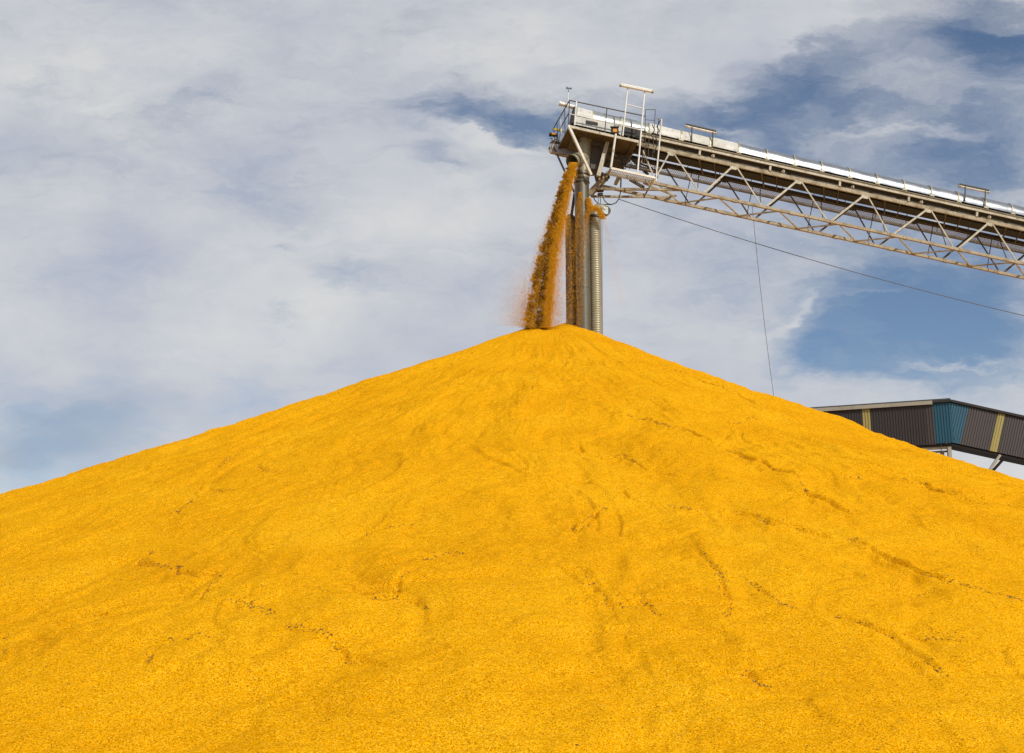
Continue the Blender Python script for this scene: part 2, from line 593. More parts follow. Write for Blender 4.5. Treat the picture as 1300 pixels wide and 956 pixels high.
# husk and cob bits lying on the slope
for k in range(6000):
    th = random.uniform(math.radians(-90 - 55), math.radians(-90 + 55))
    r = 36 * math.sqrt(random.random())
    x, y = CX + r * math.cos(th), CY + r * math.sin(th)
    if vnoise(np.array([x / 2.2]), np.array([y / 2.2]), 300)[0] > 0.05:
        chaff_pts.append((x, y, 0.75))
cv = []
cf = []
if chaff_pts:
    ca = np.array(chaff_pts)
    ux = ca[:, 0] - 0.11 * fbm(ca[:, 0] * 1.1, ca[:, 1] * 1.1, 2, 101)
    uy = ca[:, 1] - 0.20 * fbm(ca[:, 0] * 1.1, ca[:, 1] * 1.1, 2, 111)
    chaff_pts = list(zip(ux, uy, ca[:, 2]))
for (x, y, s) in chaff_pts:
    z = pile_z(x, y)
    if z < 0.1: continue
    L = s * random.uniform(0.006, 0.021)
    w = s * random.uniform(0.004, 0.008)
    an = random.uniform(0, math.pi)
    c, s_ = math.cos(an), math.sin(an)
    n0 = len(cv)
    nrm = Vector((x - CX, y - CY, 0)).normalized()
    for u, v, h in ((-L, -w, 0), (L, -w, 0), (L * .8, w, 0), (-L * .9, w, 0), (0, 0, w * 1.6)):
        ox, oy = u * c - v * s_, u * s_ + v * c
        sl = -0.46 * (ox * nrm.x + oy * nrm.y)
        cv.append((x + ox, y + oy, z + sl + h + 0.004))
    cf += [n0, n0 + 1, n0 + 4, n0 + 1, n0 + 2, n0 + 4, n0 + 2, n0 + 3, n0 + 4, n0 + 3, n0, n0 + 4]
ch = quick_mesh('chaff', cv, cf, 3, M['chaff'])
tag(ch, 'dark bits of husk and cob caught along the breaks of the corn slope', 'husk bits', kind='stuff')

# ------------------------------------------------------------------ conveyor frame of reference
PA = at(852, 194, 47.6)
PB = at(1256.7, 283.5, 49.5)
U = (PB - PA).normalized()
Vd = Vector((-U.y, U.x, 0)).normalized()
if Vd.y < 0: Vd = -Vd
W = U.cross(Vd)
if W.z < 0: W = -W


def L(s, v, w):
    return PA + U * s + Vd * v + W * w


def pl(px, py, v=0.0):
    """line of sight meets the upright plane v metres behind the near truss -> (s, w)"""
    d = ray(px, py)
    C0 = Vector((0, 0, CAMZ))
    t = (v + (PA - C0).dot(Vd)) / d.dot(Vd)
    Pp = C0 + d * t - PA
    return Pp.dot(U), Pp.dot(W)


def pw(px, py, v=0.0):
    s, w = pl(px, py, v)
    return L(s, v, w)


def sx(px, w=0.0, v=0.0):
    """s of the member point seen at column px"""
    lo_, hi_ = -10.0, 30.0
    for _ in range(40):
        mid = (lo_ + hi_) / 2
        q = L(mid, v, w) - Vector((0, 0, CAMZ))
        dep = q.y * CP + q.z * SP
        if 650 + F * q.x / dep < px: lo_ = mid
        else: hi_ = mid
    return (lo_ + hi_) / 2


S_END = sx(1300) + 9.0
VF = 1.45                                     # truss width
w_bc = pl(840, 234.5)[1]                      # bottom chord
w_skirt = pl(840, 172.0)[1]
w_beam0, w_beam1 = pl(840, 180.0)[1], pl(840, 175.0)[1]
w_ch1 = pl(840, 186.6)[1]
print('w', w_bc, w_skirt, w_beam0, w_beam1, w_ch1, 'slope', math.degrees(math.asin(-U.z)))
conv = empty('grain_conveyor', L(0, VF / 2, w_bc))
tag(conv, 'long inclined truss conveyor with rounded silver cover and railed head platform above the corn', 'conveyor')

s_head = sx(731, w_skirt)
S0 = sx(836)                                  # where the plain truss begins

# --- upper chords (channels)
def channel(s0, s1, v, w0, w1, out, mat, name, flange=0.07):
    m = MB()
    wc = (w0 + w1) / 2
    m.beam(L(s0, v, wc), L(s1, v, wc), 0.012, w1 - w0 - 0.02, W)
    m.beam(L(s0, v + out * flange / 2, w1 - 0.006), L(s1, v + out * flange / 2, w1 - 0.006), flange, 0.012, W)
    m.beam(L(s0, v + out * flange / 2, w0 + 0.006), L(s1, v + out * flange / 2, w0 + 0.006), flange, 0.012, W)
    return m.build(name, mat, conv)


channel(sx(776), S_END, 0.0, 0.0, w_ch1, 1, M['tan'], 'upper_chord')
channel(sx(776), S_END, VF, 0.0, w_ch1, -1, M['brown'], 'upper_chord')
channel(s_head + 2.6, S_END, -0.02, w_beam0, w_beam1, -1, M['cream'], 'side_beam', 0.06)
channel(s_head + 2.6, S_END, VF - .15, w_beam0, w_beam1, 1, M['cream'], 'side_beam', 0.06)
# belt trough between the side beams, its rusty side recessed
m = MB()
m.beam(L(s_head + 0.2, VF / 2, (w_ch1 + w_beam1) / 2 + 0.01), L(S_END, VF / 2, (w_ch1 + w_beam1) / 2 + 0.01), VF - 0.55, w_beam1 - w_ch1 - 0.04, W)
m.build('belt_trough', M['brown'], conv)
m = MB()
m.beam(L(s_head + 0.3, VF / 2 - .05, w_ch1 - 0.10), L(S_END, VF / 2 - .05, w_ch1 - 0.10), 0.62, 0.03, W)
m.build('return_belt', M['black'], conv)
m = MB()
m.beam(L(s_head, 0.55, w_beam1 + 0.06), L(S_END, 0.55, w_beam1 + 0.06), 1.08, 0.06, W)
m.build('cover_shade_strip', M['black'], conv)  # added black slab, standing in for the shade under the cover
# --- lower chords
for v, mt in ((0.0, M['tan']), (VF, M['tan'])):
    m = MB()
    m.beam(L(sx(770, w_bc), v, w_bc), L(S_END, v, w_bc), 0.11, 0.12, W)
    for k in range(int((S_END - S0) / 2.6)):
        s = S0 + 0.9 + k * 2.6
        m.beam(L(s, v, w_bc), L(s + 0.22, v, w_bc), 0.135, 0.145, W)     # splice plates
    m.build('lower_chord', mt, conv)
# --- web members
tops = [852, 932, 1014, 1098.6, 1178.6, 1256.7, 1336, 1414]
bots = [811, 891, 970, 1053, 1131.5, 1214, 1294, 1374]
st = [sx(p) for p in tops]
sb = [sx(p, w_bc) for p in bots]
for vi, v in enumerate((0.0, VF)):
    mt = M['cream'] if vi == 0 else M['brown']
    for i in range(len(st)):
        if st[i] < S_END:
            a = L(st[i] - 0.06, v, 0.0)
            if i > 0:
                MB().beam(L(sb[i] + 0.05, v, w_bc), a, 0.06, 0.085, W).build('truss_diagonal', mt, conv)
            else:
                MB().beam(L(sx(829, w_bc), v, w_bc + 0.02), a, 0.045, 0.06, W).build('truss_diagonal', mt, conv)
            if i + 1 < len(sb) and sb[i + 1] < S_END:
                MB().beam(L(st[i] + 0.12, v, -0.003), L(sb[i + 1] - 0.09, v, w_bc), 0.04, 0.052, W).build('truss_diagonal', mt, conv)
            m = MB()                                    # gusset plate
            m.prism([L(st[i] - 0.2, v - 0.02, 0.0), L(st[i] + 0.2, v - 0.02, 0.0), L(st[i] + 0.1, v - 0.02, -0.14), L(st[i] - 0.1, v - 0.02, -0.14)], Vd * 0.02)
            m.build('gusset_plate', mt, conv)
# hangers of the walkway and cross frames, thin and dark
for i in range(12):
    s = st[0] + 1.35 + i * (st[1] - st[0])
    if s > S_END - .3: break
    MB().beam(L(s, VF, 0.0), L(s - 0.12, VF, w_bc), 0.03, 0.03, U).build('hanger_rod', M['dark'], conv)
    MB().beam(L(s + 0.3, VF - .1, 0.02), L(s + .05, 0.05, w_bc + .05), 0.03, 0.035, U).build('sway_brace', M['brown'], conv)
    m = MB().beam(L(s - 0.1, 0.03, 0.04), L(s + 0.5, VF - .03, 0.03), 0.07, 0.06, W)
    m.build('cross_member', M['brown'], conv)
    m = MB().beam(L(s + 1.1, VF - .03, 0.03), L(s + .6, 0.03, 0.03), 0.05, 0.05, W)
    m.build('cross_member', M['brown'], conv)
# lateral zigzag in the plane of the lower chords
zz = [sx(836, w_bc) + k * 1.36 for k in range(24)]
for k in range(len(zz) - 1):
    if zz[k + 1] > S_END: break
    v0, v1 = (0.04, VF - 0.04) if k % 2 == 0 else (VF - 0.04, 0.04)
    MB().beam(L(zz[k], v0, w_bc - .01), L(zz[k + 1], v1, w_bc - .01), 0.055, 0.05, W).build('lateral_brace', M['tan'] if k % 2 else M['cream'], conv)
# short posts and idler ends under the side beam
p0, p1 = sx(887), sx(976.5)
for k in range(-1, 12):
    s = p0 + k * (p1 - p0)
    if s > S_END: break
    MB().beam(L(s, 0.0, w_ch1 - .003), L(s, 0.0, w_beam0 + .003), 0.10, 0.09, U).build('stub_post', M['cream'], conv)
    m = MB()
    m.tube(L(s + 0.62, 0.02, w_beam0 - 0.10), L(s + 0.62, 0.34, w_beam0 - 0.10), 0.075, 12)
    m.tube(L(s + 0.62, -0.05, w_beam0 - 0.10), L(s + 0.62, 0.02, w_beam0 - 0.10), 0.03, 8)
    m.build('return_roller', M['cream'], conv)

# --- rounded cover, sheet by sheet, with a strap over each joint
cov_r = 0.60
cov_v = 0.55
gap = (sx(1174.5, w_skirt) - sx(1140, w_skirt))
js = sorted([sx(p, w_skirt) for p in (731, 752, 787, 823, 864, 901, 937, 973, 1008, 1042.5, 1078)])
while js[-1] + gap < S_END:
    js.append(js[-1] + gap)


def arch(s, r, w0, n=22, drop=0.0):
    pts = [L(s, cov_v - r, w0 - drop)]
    for i in range(n + 1):
        a = math.pi * i / n
        pts.append(L(s, cov_v - r * math.cos(a), w0 + 0.06 + r * 0.97 * math.sin(a)))
    pts.append(L(s, cov_v + r, w0 - drop))
    return pts


kinds = ['white_sheet', 'galv_dull', 'galv_dull', 'white_sheet', 'white_sheet', 'white_sheet']
for i in range(len(js) - 1):
    m = MB()
    dent = random.uniform(-0.008, 0.008)
    outs = [arch(js[i] + 0.012, cov_r + dent + .012, w_skirt), arch(js[i + 1] + 0.012, cov_r + dent - .012, w_skirt)]
    ins = [arch(js[i] + 0.012, cov_r + dent - 0.02, w_skirt), arch(js[i + 1] + 0.012, cov_r + dent - 0.02, w_skirt)]
    n = len(outs[0])
    m.add(outs[0] + outs[1], [[k, k + 1, n + k + 1, n + k] for k in range(n - 1)], True)
    m.add(ins[0] + ins[1], [[k, n + k, n + k + 1, k + 1] for k in range(n - 1)], True)
    m.add(outs[0] + ins[0], [[k, n + k, n + k + 1, k + 1] for k in range(n - 1)])
    m.add(outs[1] + ins[1], [[k, k + 1, n + k + 1, n + k] for k in range(n - 1)])
    mt = M[kinds[i]] if i < len(kinds) else M['galv']
    sh = m.build('cover_sheet', mt, conv)
    # strap
    st_m = MB()
    a = arch(js[i + 1] - 0.02, cov_r + 0.024, w_skirt, drop=0.05)
    b = arch(js[i + 1] + 0.04, cov_r + 0.024, w_skirt, drop=0.05)
    n = len(a)
    st_m.add(a + b, [[k, k + 1, n + k + 1, n + k] for k in range(n - 1)], True)
    a2_ = arch(js[i + 1] - 0.02, cov_r - 0.01, w_skirt, drop=0.05)
    b2_ = arch(js[i + 1] + 0.04, cov_r - 0.01, w_skirt, drop=0.05)
    st_m.add(a + a2_, [[k, n + k, n + k + 1, k + 1] for k in range(n - 1)])
    st_m.add(b + b2_, [[k, k + 1, n + k + 1, n + k] for k in range(n - 1)])
    st_m.beam(L(js[i + 1] - 0.09, cov_v - cov_r - .03, w_skirt - 0.05), L(js[i + 1] + 0.12, cov_v - cov_r - .03, w_skirt - 0.05), 0.05, 0.05, W)
    st_m.build('cover_strap', M['pipe_pale'], conv)
# black end wall of the cover
m = MB()
e = arch(s_head - 0.02, cov_r + .02, w_skirt)
lowp = [L(s_head - 0.02, cov_v + cov_r + .02, w_skirt - 0.36), L(s_head - 0.02, cov_v - cov_r - .02, w_skirt - 0.36)]
m.prism([p for p in e] + lowp, -U * 0.10)
m.build('end_wall', M['black'], conv)

# --- walkway on the far side
m = MB()
v0, v1 = VF + 0.05, VF + 0.80
sw0 = sx(700, 0, VF)
s = sw0
while s < S_END:
    m.beam(L(s, v0 + .03, 0.03), L(s, v1 - .03, 0.03), 0.014, 0.03, W)
    s += 0.085
for q in range(5):
    v = v0 + .1 + q * .14
    m.beam(L(sw0, v, 0.031), L(S_END, v, 0.031), 0.010, 0.012, W)
wk = m.build('walkway', M['grating'], conv)
for v, nm in ((v0, 'x'), (v1, 'y')):
    MB().beam(L(sw0, v, 0.04), L(S_END, v, 0.04), 0.05, 0.13, W).build('toe_board', M['brown'], conv)
for k in range(20):
    s = sw0 + 0.4 + k * 1.5
    if s > S_END: break
    MB().beam(L(s, v1 + .03, 0.05), L(s, v1 + .03, 1.0), 0.035, 0.035, U).build('rail_post', M['dark'], conv)
for hgt in (0.55, 1.0):
    MB().tube(L(sw0, v1 + .03, hgt), L(S_END, v1 + .03, hgt), 0.02, 8).build('far_handrail', M['dark'], conv)


# ------------------------------------------------------------------ head platform
def wpt(px, py, v): return pw(px, py, v)


NV = -0.75                     # the platform's near edge stands proud of the truss
FV = 2.15                      # and its far edge


def stick(name, a, b, r, mat, n=8, sq=None):
    m = MB()
    if sq: m.beam(a, b, sq[0], sq[1], W)
    else: m.tube(a, b, r, n)
    return m.build(name, mat, conv)


sP0, wP = pl(723, 159.5, NV)
sP1 = pl(811, 179.5, NV)[0]
_, wPn = pl(723, 159.5, NV)
# deck
m = MB()
wd = wPn - 0.04
m.prism([L(sP0, NV, wd), L(sP1, NV, wd), L(sP1, 0.1, wd), L(sP1, FV, wd), L(sP0 - 0.1, FV, wd)], W * 0.04)
m.build('platform_deck', M['brown'], conv)
stick('platform_edge_beam', L(sP0, NV, wd), L(sP1, NV, wd), 0, M['cream'], sq=(0.05, 0.11))
stick('platform_edge_beam', L(sP0 - 0.1, FV, wd), L(sP1, FV, wd), 0, M['brown'], sq=(0.05, 0.11))
stick('platform_edge_beam', L(sP0, NV, wd), L(sP0 - 0.1, FV, wd), 0, M['brown'], sq=(0.05, 0.11))
for k in range(5):
    s = sP0 + 0.35 + k * 0.62
    stick('deck_joist', L(s, NV + .03, wd - .04), L(s, FV - .03, wd - .04), 0, M['brown'], sq=(0.05, 0.08))
# side skirt panel above deck (pale), with dark openings
m = MB()
m.prism([wpt(731, 145.5, -0.1), wpt(790, 159, -0.1), wpt(790, 171, -0.1), wpt(731, 158, -0.1)], Vd * 0.04)
m.build('side_panel', M['white_sheet'], conv)
m = MB()
m.prism([wpt(744, 152.5, -0.13), wpt(759, 155.5, -0.13), wpt(759, 159.0, -0.13), wpt(744, 156.5, -0.13)], Vd * 0.03)
m.build('dark_slot', M['black'], conv)
m = MB()
m.prism([wpt(789, 160, -0.12), wpt(813, 165.5, -0.12), wpt(813, 175.5, -0.12), wpt(789, 170.5, -0.12)], Vd * 0.2)
m.build('drive_guard', M['black'], conv)
# lower head box (drum housing) below the cover and inside the frame
m = MB()
m.prism([L(s_head, 0.05, w_skirt - .02), L(s_head, 0.05, -0.35), L(s_head + 1.5, 0.05, -0.45), L(s_head + 2.6, 0.05, 0.0), L(s_head + 2.6, 0.05, w_skirt - .02)], Vd * 1.1)
m.build('head_drum_housing', M['brown'], conv)
# handrail near side
hr = M['dark']
a, b = wpt(723, 127.4, NV), wpt(819, 147.5, NV)
stick('handrail', a, b, 0.025, hr)
stick('handrail', wpt(732, 147, NV), wpt(812, 163.5, NV), 0.018, hr)
stick('handrail', wpt(723, 144.5, NV), wpt(812, 164.8, NV), 0.02, M['white'])
stick('handrail_post', wpt(731.9, 128.5, NV), wpt(729.5, 159, NV), 0.035, M['white'])
stick('handrail_post', wpt(770.5, 138, NV), wpt(767.5, 170, NV), 0.022, hr)
stick('handrail_post', wpt(790, 151, NV), wpt(787.8, 172, NV), 0.018, M['white'])
stick('handrail_post', wpt(723, 127.4, NV), wpt(721.5, 159, NV), 0.02, hr)
# the end rail turns away to the far side
stick('end_handrail', wpt(723, 127.4, NV), wpt(703, 162.5, FV), 0.024, hr)
stick('end_handrail', wpt(721.8, 144, NV), wpt(709, 167, FV - .3), 0.022, hr)
for t in (0.3, 0.55, 0.78, 1.0):
    top = wpt(723, 127.4, NV).lerp(wpt(703, 162.5, FV), t)
    bot = L(sP0 - 0.1 * t, NV + (FV - NV) * t, wd)
    stick('end_rail_post', top, bot, 0.018, hr if t != 0.55 else M['white'])
stick('toe_plate', wpt(702.5, 163.5, FV), wpt(714, 165.5, FV - .3), 0, M['yellow'], sq=(0.03, 0.09))
# gearbox shaft housing sticking out to the left, and its mast
m = MB()
m.tube(wpt(710.5, 131.3, 0.4), wpt(730, 136.5, 0.5), 0.095, 14)
m.tube(wpt(709.8, 131.1, 0.4), wpt(711.5, 131.6, 0.4), 0.115, 14)
m.build('tube_light', M['lens_white'], conv)
stick('instrument_mast', wpt(720.8, 137, 0.2), wpt(721.6, 117.5, 0.2), 0.02, M['white'])
wn = MB()
c = wpt(721.7, 112.2, 0.2)
wn.tube(wpt(721.6, 117.5, 0.2), c, 0.012, 6)
wn.tube(c - Vector((0.10, 0, 0)), c + Vector((0.06, 0, 0)), 0.012, 6)
wn.prism([c + Vector((0.04, -.005, -0.03)), c + Vector((0.15, -.005, 0.05)), c + Vector((0.13, -.005, -0.06))], Vector((0, 0.01, 0)))
for k in range(3):
    aa = 2.1 * k
    e2 = c + Vector((0.08 * math.cos(aa) - .03, 0.08 * math.sin(aa), 0.03))
    wn.tube(c, e2, 0.008, 5)
    wn.tube(e2 - Vector((0, 0, 0.025)), e2 + Vector((0, 0, 0.025)), 0.028, 8, r2=0.01)
wn.build('wind_vane', M['black'], conv)
# tall ladder frame with a tube lamp across its top
stick('ladder_rail', wpt(797.2, 109, NV - .05), wpt(790.6, 172.5, NV - .05), 0.032, M['white'])
stick('ladder_rail', wpt(818.6, 114.5, NV - .05), wpt(809.3, 220.5, NV - .05), 0.036, M['white'])
stick('ladder_rung', wpt(796, 132.6, NV - .05), wpt(816, 137.6, NV - .05), 0.022, M['white'])


def tube_lamp(p, q, r, hood='white'):
    d = (q - p).normalized()
    body = MB().tube(p, q, r, 14).build('tube_light', M['lens_white'], conv)
    for c_, s_ in ((p, -1), (q, 1)):
        cp_ = MB().tube(c_ - d * 0.02, c_ + d * 0.09 * s_ if s_ > 0 else c_ + d * 0.09, r * 1.15, 14)
        cp_ = MB().tube(c_ + d * 0.02 * s_, c_ - d * 0.07 * s_, r * 1.15, 14).build('end_cap', M['cream'], body)
    up = MB().beam(p + d * 0.05 + W * r * 0.9, q - d * 0.05 + W * r * 0.9, 0.13, 0.05, W).build('lamp_housing', M[hood], body)
    return body


tube_lamp(wpt(787, 108.2, NV - .12), wpt(829, 116.8, NV - .12), 0.06)
for (x0, y0, x1, y1) in ((870.5, 159.5, 909, 168.5), (1217.5, 235.5, 1255, 243.5)):
    bd = tube_lamp(wpt(x0, y0 + .6, 0.0), wpt(x1, y1 + .6, 0.0), 0.055, 'dark')
    bd_dk = MB().beam(wpt(x0, y0 - 1.4, 0.0), wpt(x1, y1 - 1.4, 0.0), 0.16, 0.05, W).build('lamp_hood', M['dark'], bd)
    for x in (x0 + 8, x1 - 4):
        yy = y0 + (x - x0) * (y1 - y0) / (x1 - x0)
        MB().tube(wpt(x, yy, -0.1), wpt(x - .6, yy + 18.5, -0.12), 0.028, 6).build('lamp_bracket', M['dark'], bd)
# safety cage of thin bars beside it
for (x0, y0, x1, y1, rr) in ((819.5, 139, 818.5, 205, .014), (832, 139.5, 828.5, 200, .014), (819.5, 139, 832, 139.2, .014), (819, 152, 831, 153, .012),
                             (818.5, 184, 831, 186, .016), (836, 150, 833.5, 185, .012), (824.5, 162, 823, 200, .012)):
    stick('cage_bar', wpt(x0, y0, NV + .05), wpt(x1, y1, NV + .05), rr, hr)
stick('cage_post', wpt(840, 151.5, NV - .05), wpt(834, 214, NV - .05), 0.035, M['cream_clean'])
stick('cage_post', wpt(833.8, 214, NV - .05), wpt(833.0, 230, NV - .05), 0.03, M['cream_clean'])
stick('cage_bar', wpt(833, 149.5, NV), wpt(841, 151.5, NV), 0.018, M['cream'])
m = MB()
for k in range(5):       # bundled hoses
    y = 154 + k * 3
m.path([wpt(838, 153, NV), wpt(834, 161, NV - .05), wpt(837, 166, NV), wpt(832, 174, NV), wpt(835, 182, NV), wpt(830, 194, NV)], 0.025, 7)
m.path([wpt(828, 158, NV), wpt(831, 165, NV), wpt(827, 172, NV), wpt(830, 178, NV)], 0.02, 7)
m.build('cable_bundle', M['black'], conv)
# ladder landing under the truss
LV = NV - 0.05
wl = pl(775.5, 213.5, LV)[1]
sl0, sl1 = pl(775.5, 213.5, LV)[0], pl(831.5, 225.5, LV)[0]
stick('landing_edge', L(sl0, LV, wl), L(sl1, LV, wl), 0, M['cream_clean'], sq=(0.05, 0.09))
stick('landing_edge', L(sl1, LV, wl), L(sl1, 0.0, wl), 0, M['cream_clean'], sq=(0.05, 0.08))
stick('landing_edge', L(sl0, LV, wl), L(sl0, 0.0, wl), 0, M['tan'], sq=(0.05, 0.1))
m = MB()
s = sl0 + .06
while s < sl1 - .03:
    m.beam(L(s, LV + .03, wl), L(s, -.03, wl), 0.014, 0.03, W)
    s += 0.07
for q in range(4):
    m.beam(L(sl0, LV + .15 + q * .17, wl + .001), L(sl1, LV + .15 + q * .17, wl + .001), 0.012, 0.014, W)
m.build('landing_floor', M['grating'], conv)
stick('landing_hanger', wpt(781.8, 170, LV), wpt(775.5, 213, LV), 0.048, M['cream_clean'], 10)
stick('landing_hanger', wpt(779.0, 190.5, LV), wpt(778.4, 193.5, LV), 0.06, M['cream'], 10)
stick('landing_rail', wpt(778, 196, LV), wpt(783, 198, LV + .3), 0.02, M['dark'])


# flood lights
def flood(c, wd_, ht, facing, lens):
    m = MB()
    c = Vector(c)
    m.prism([c + Vector((-wd_, 0, ht)), c + Vector((wd_, 0, ht)), c + Vector((wd_ * 1.15, 0, -ht)), c + Vector((-wd_ * 1.15, 0, -ht))], Vector((0, 0.22, 0)))
    m.beam(c + Vector((-wd_ * 1.25, -.02, ht)), c + Vector((wd_ * 1.25, -.02, ht)), 0.06, 0.035)
    o = m.build('flood_light', M['black'], conv)
    k = MB()
    k.prism([c + Vector((-wd_ * .5, -.02, ht * .35)), c + Vector((wd_ * .62, -.02, ht * .35)), c + Vector((wd_ * .62, -.02, -ht * .75)), c + Vector((-wd_ * .5, -.02, -ht * .75))], Vector((0, 0.03, 0)))
    k.build('lens', lens, o)
    MB().beam(c + Vector((-wd_ * 1.2, .08, ht * 1.2)), c + Vector((wd_ * 1.2, .08, ht * 1.2)), 0.05, 0.04).build('bracket', M['cream'], o)
    return o


flood(wpt(780.5, 165, NV - .1), 0.15, 0.13, 0, M['lens_amber'])
m = MB()
c = wpt(701.5, 171, FV)
m.tube(c + Vector((-.16, 0, 0.01)), c + Vector((0.2, 0, -0.02)), 0.09, 14)
fl = m.build('flood_light', M['black'], conv)
k = MB().tube(c + Vector((-.04, -.06, 0)), c + Vector((0.13, -.06, -.01)), 0.055, 12)
k.build('lens', M['lens_amber'], fl)
MB().tube(c + Vector((0.2, 0, -.02)), L(sP0 - .1, FV, wd), 0.03, 6).build('bracket', M['dark'], fl)
stick('instrument_mast', wpt(702.5, 176, FV), wpt(700.5, 190, FV), 0.04, M['cream'])
m = MB().tube(wpt(698, 181.5, FV), wpt(702, 180.5, FV), 0.03, 8)
m.build('sensor', M['black'], conv)
# grey underside panel at the far left, under the deck
m = MB()
m.prism([wpt(702, 184.5, 1.55), wpt(733, 190.5, 1.25), wpt(727, 197.5, 1.25), wpt(699.5, 192.5, 1.55)], Vd * 0.25)
m.build('far_side_panel', M['grating'], conv)
stick('platform_edge_beam', wpt(697.5, 192.6, 1.5), wpt(728, 198.2, 1.2), 0, M['tan'], sq=(0.05, 0.07))
stick('platform_edge_beam', wpt(703.5, 182, 1.52), wpt(697.5, 192.6, 1.5), 0, M['tan'], sq=(0.05, 0.07))
# stays
stick('platform_strut', wpt(721.5, 159, NV), wpt(750.5, 222, -.35), 0, M['cream_clean'], sq=(0.09, 0.10))
stick('platform_strut', wpt(703.5, 188, 1.5), wpt(729, 244, 0.9), 0, M['dark'], sq=(0.06, 0.08))
# legs and chutes between deck and tower head
TWV = 0.35
stick('chute_leg', wpt(771, 181, -.1), wpt(759.5, 224, -.2), 0, M['cream'], sq=(0.17, 0.17))
m = MB()
m.path([wpt(769, 186, .0), wpt(766, 196, -.05), wpt(762, 206, 0), wpt(757, 216, 0)], 0.07, 8)
m.build('flexible_hose', M['black'], conv)
m = MB()
m.prism([wpt(748, 176, .2), wpt(770, 181, .2), wpt(771, 200, .2), wpt(762, 214, .2), wpt(750, 214, .2)], Vd * 0.8)
m.build('transition_chute', M['dark'], conv)
for (x0, y0, x1, y1, mt, w_) in ((752, 190, 768, 184, 'brown', .1), (757, 196, 765, 182, 'tan', .07), (774, 198, 806, 193, 'brown', .12), (795, 198, 802, 184, 'tan', .08),
                                 (800, 199, 808, 186, 'tan', .07), (771, 205, 834, 218, 'brown', .14), (778, 199, 800, 204, 'brown', .12), (784, 207, 808, 190, 'brown', .06),
                                 (806, 205, 829, 214, 'brown', .06), (814, 208, 818, 186, 'tan', .05), (744, 205, 779, 213, 'brown', .08)):
    stick('cross_frame_member', wpt(x0, y0, .7), wpt(x1, y1, .75), 0, M[mt], sq=(w_, w_))
stick('truss_diagonal', wpt(816, 191, 0), wpt(829, 222, 0), 0, M['cream'], sq=(0.05, 0.06))
stick('truss_diagonal', wpt(797, 197, .9), wpt(823, 222, .9), 0, M['brown'], sq=(0.08, 0.1))
stick('landing_rod', wpt(817, 199, .5), wpt(816.5, 232, .5), 0.012, M['dark'])
m = MB()
for (x, y) in ((786, 208), (793, 205), (797, 211), (790, 212)):
    m.path([wpt(x, y, .3), wpt(x + 2, y + 3, .25), wpt(x + 5, y + 1, .3), wpt(x + 4, y - 4, .3)], 0.025, 6)
m.build('cable_bundle', M['black'], conv)
# diagonals at the truss's first bay
stick('truss_diagonal', wpt(787, 223, .3), wpt(781.5, 233, VF), 0, M['tan'], sq=(0.13, 0.16))
stick('truss_diagonal', wpt(800, 228, .4), wpt(817, 238, VF), 0, M['brown'], sq=(0.1, 0.12))
stick('lateral_brace', wpt(817, 232.5, 0), wpt(858, 249, VF), 0, M['cream'], sq=(0.08, 0.07))
m = MB()
m.path([wpt(836, 199, .6), wpt(834, 226, .5)], 0.045, 8)
m.build('drain_pipe', M['dark'], conv)
m = MB().path([wpt(788.5, 224, .4), wpt(788, 240, .4)], 0.03, 8)
m.build('drain_pipe', M['dark'], conv)
# knee: pivot plate with machinery, tan beam down to the tower
stick('knee_beam', wpt(768, 226, .1), wpt(748, 247, .3), 0, M['tan'], sq=(0.2, 0.24))
stick('knee_beam', wpt(772, 221, .25), wpt(762, 231, .3), 0, M['cream'], sq=(0.12, 0.1))
m = MB()
m.beam(wpt(757, 226, .2), wpt(772, 224, .3), 0.3, 0.25, W)
m.tube(wpt(764, 222, -.1), wpt(764, 222, .5), 0.12, 12)
m.tube(wpt(770, 228, -.05), wpt(770, 228, .5), 0.08, 12)
m.tube(wpt(758, 223, -.1), wpt(758, 223, .4), 0.09, 12)
m.build('pivot_bracket', M['dark'], conv)
m = MB()
for (x, y) in ((762, 221), (766, 225), (770, 224), (761, 227)):
    m.tube(wpt(x, y, -.14), wpt(x, y, -.1), 0.05, 8)
m.build('pivot_bolts', M['cream'], conv)
# horizontal ties
stick('tie_beam', wpt(757, 239.7, .1), wpt(866, 241.0, 0.06), 0, M['tan'], sq=(0.09, 0.10))
stick('tie_beam', wpt(751, 249.3, VF - .3), wpt(852, 250.3, VF), 0, M['tan'], sq=(0.08, 0.09))
stick('tie_beam', wpt(757, 239.7, .1), wpt(751, 249.3, VF - .3), 0, M['brown'], sq=(0.08, 0.08))
m = MB()
m.beam(wpt(758, 240, .2), wpt(766, 240, .2), 0.22, 0.22, W)
m.beam(wpt(759, 247, .3), wpt(765, 247, .3), 0.16, 0.10, W)
m.build('junction_box', M['dark'], conv)
m = MB()
m.path([wpt(753.5, 250, .3), wpt(755, 254, .3), wpt(759, 258, .3), wpt(764, 259.5, .3), wpt(776, 259.8, .3), wpt(782, 257.5, .3), wpt(786, 252, .3), wpt(787.5, 245, .3), wpt(787.6, 238, .3)], 0.022, 7)
m.path([wpt(765, 249, .3), wpt(767, 254, .3), wpt(771, 258.5, .3), wpt(776, 259.6, .28)], 0.02, 7)
m.build('hanging_cable', M['black'], conv)
m = MB().path([wpt(759.5, 246, .3), wpt(759.8, 261, .3)], 0.012, 6).path([wpt(762, 246, .3), wpt(762.6, 262, .3)], 0.016, 6)
m.build('hanging_cable', M['cable'], conv)

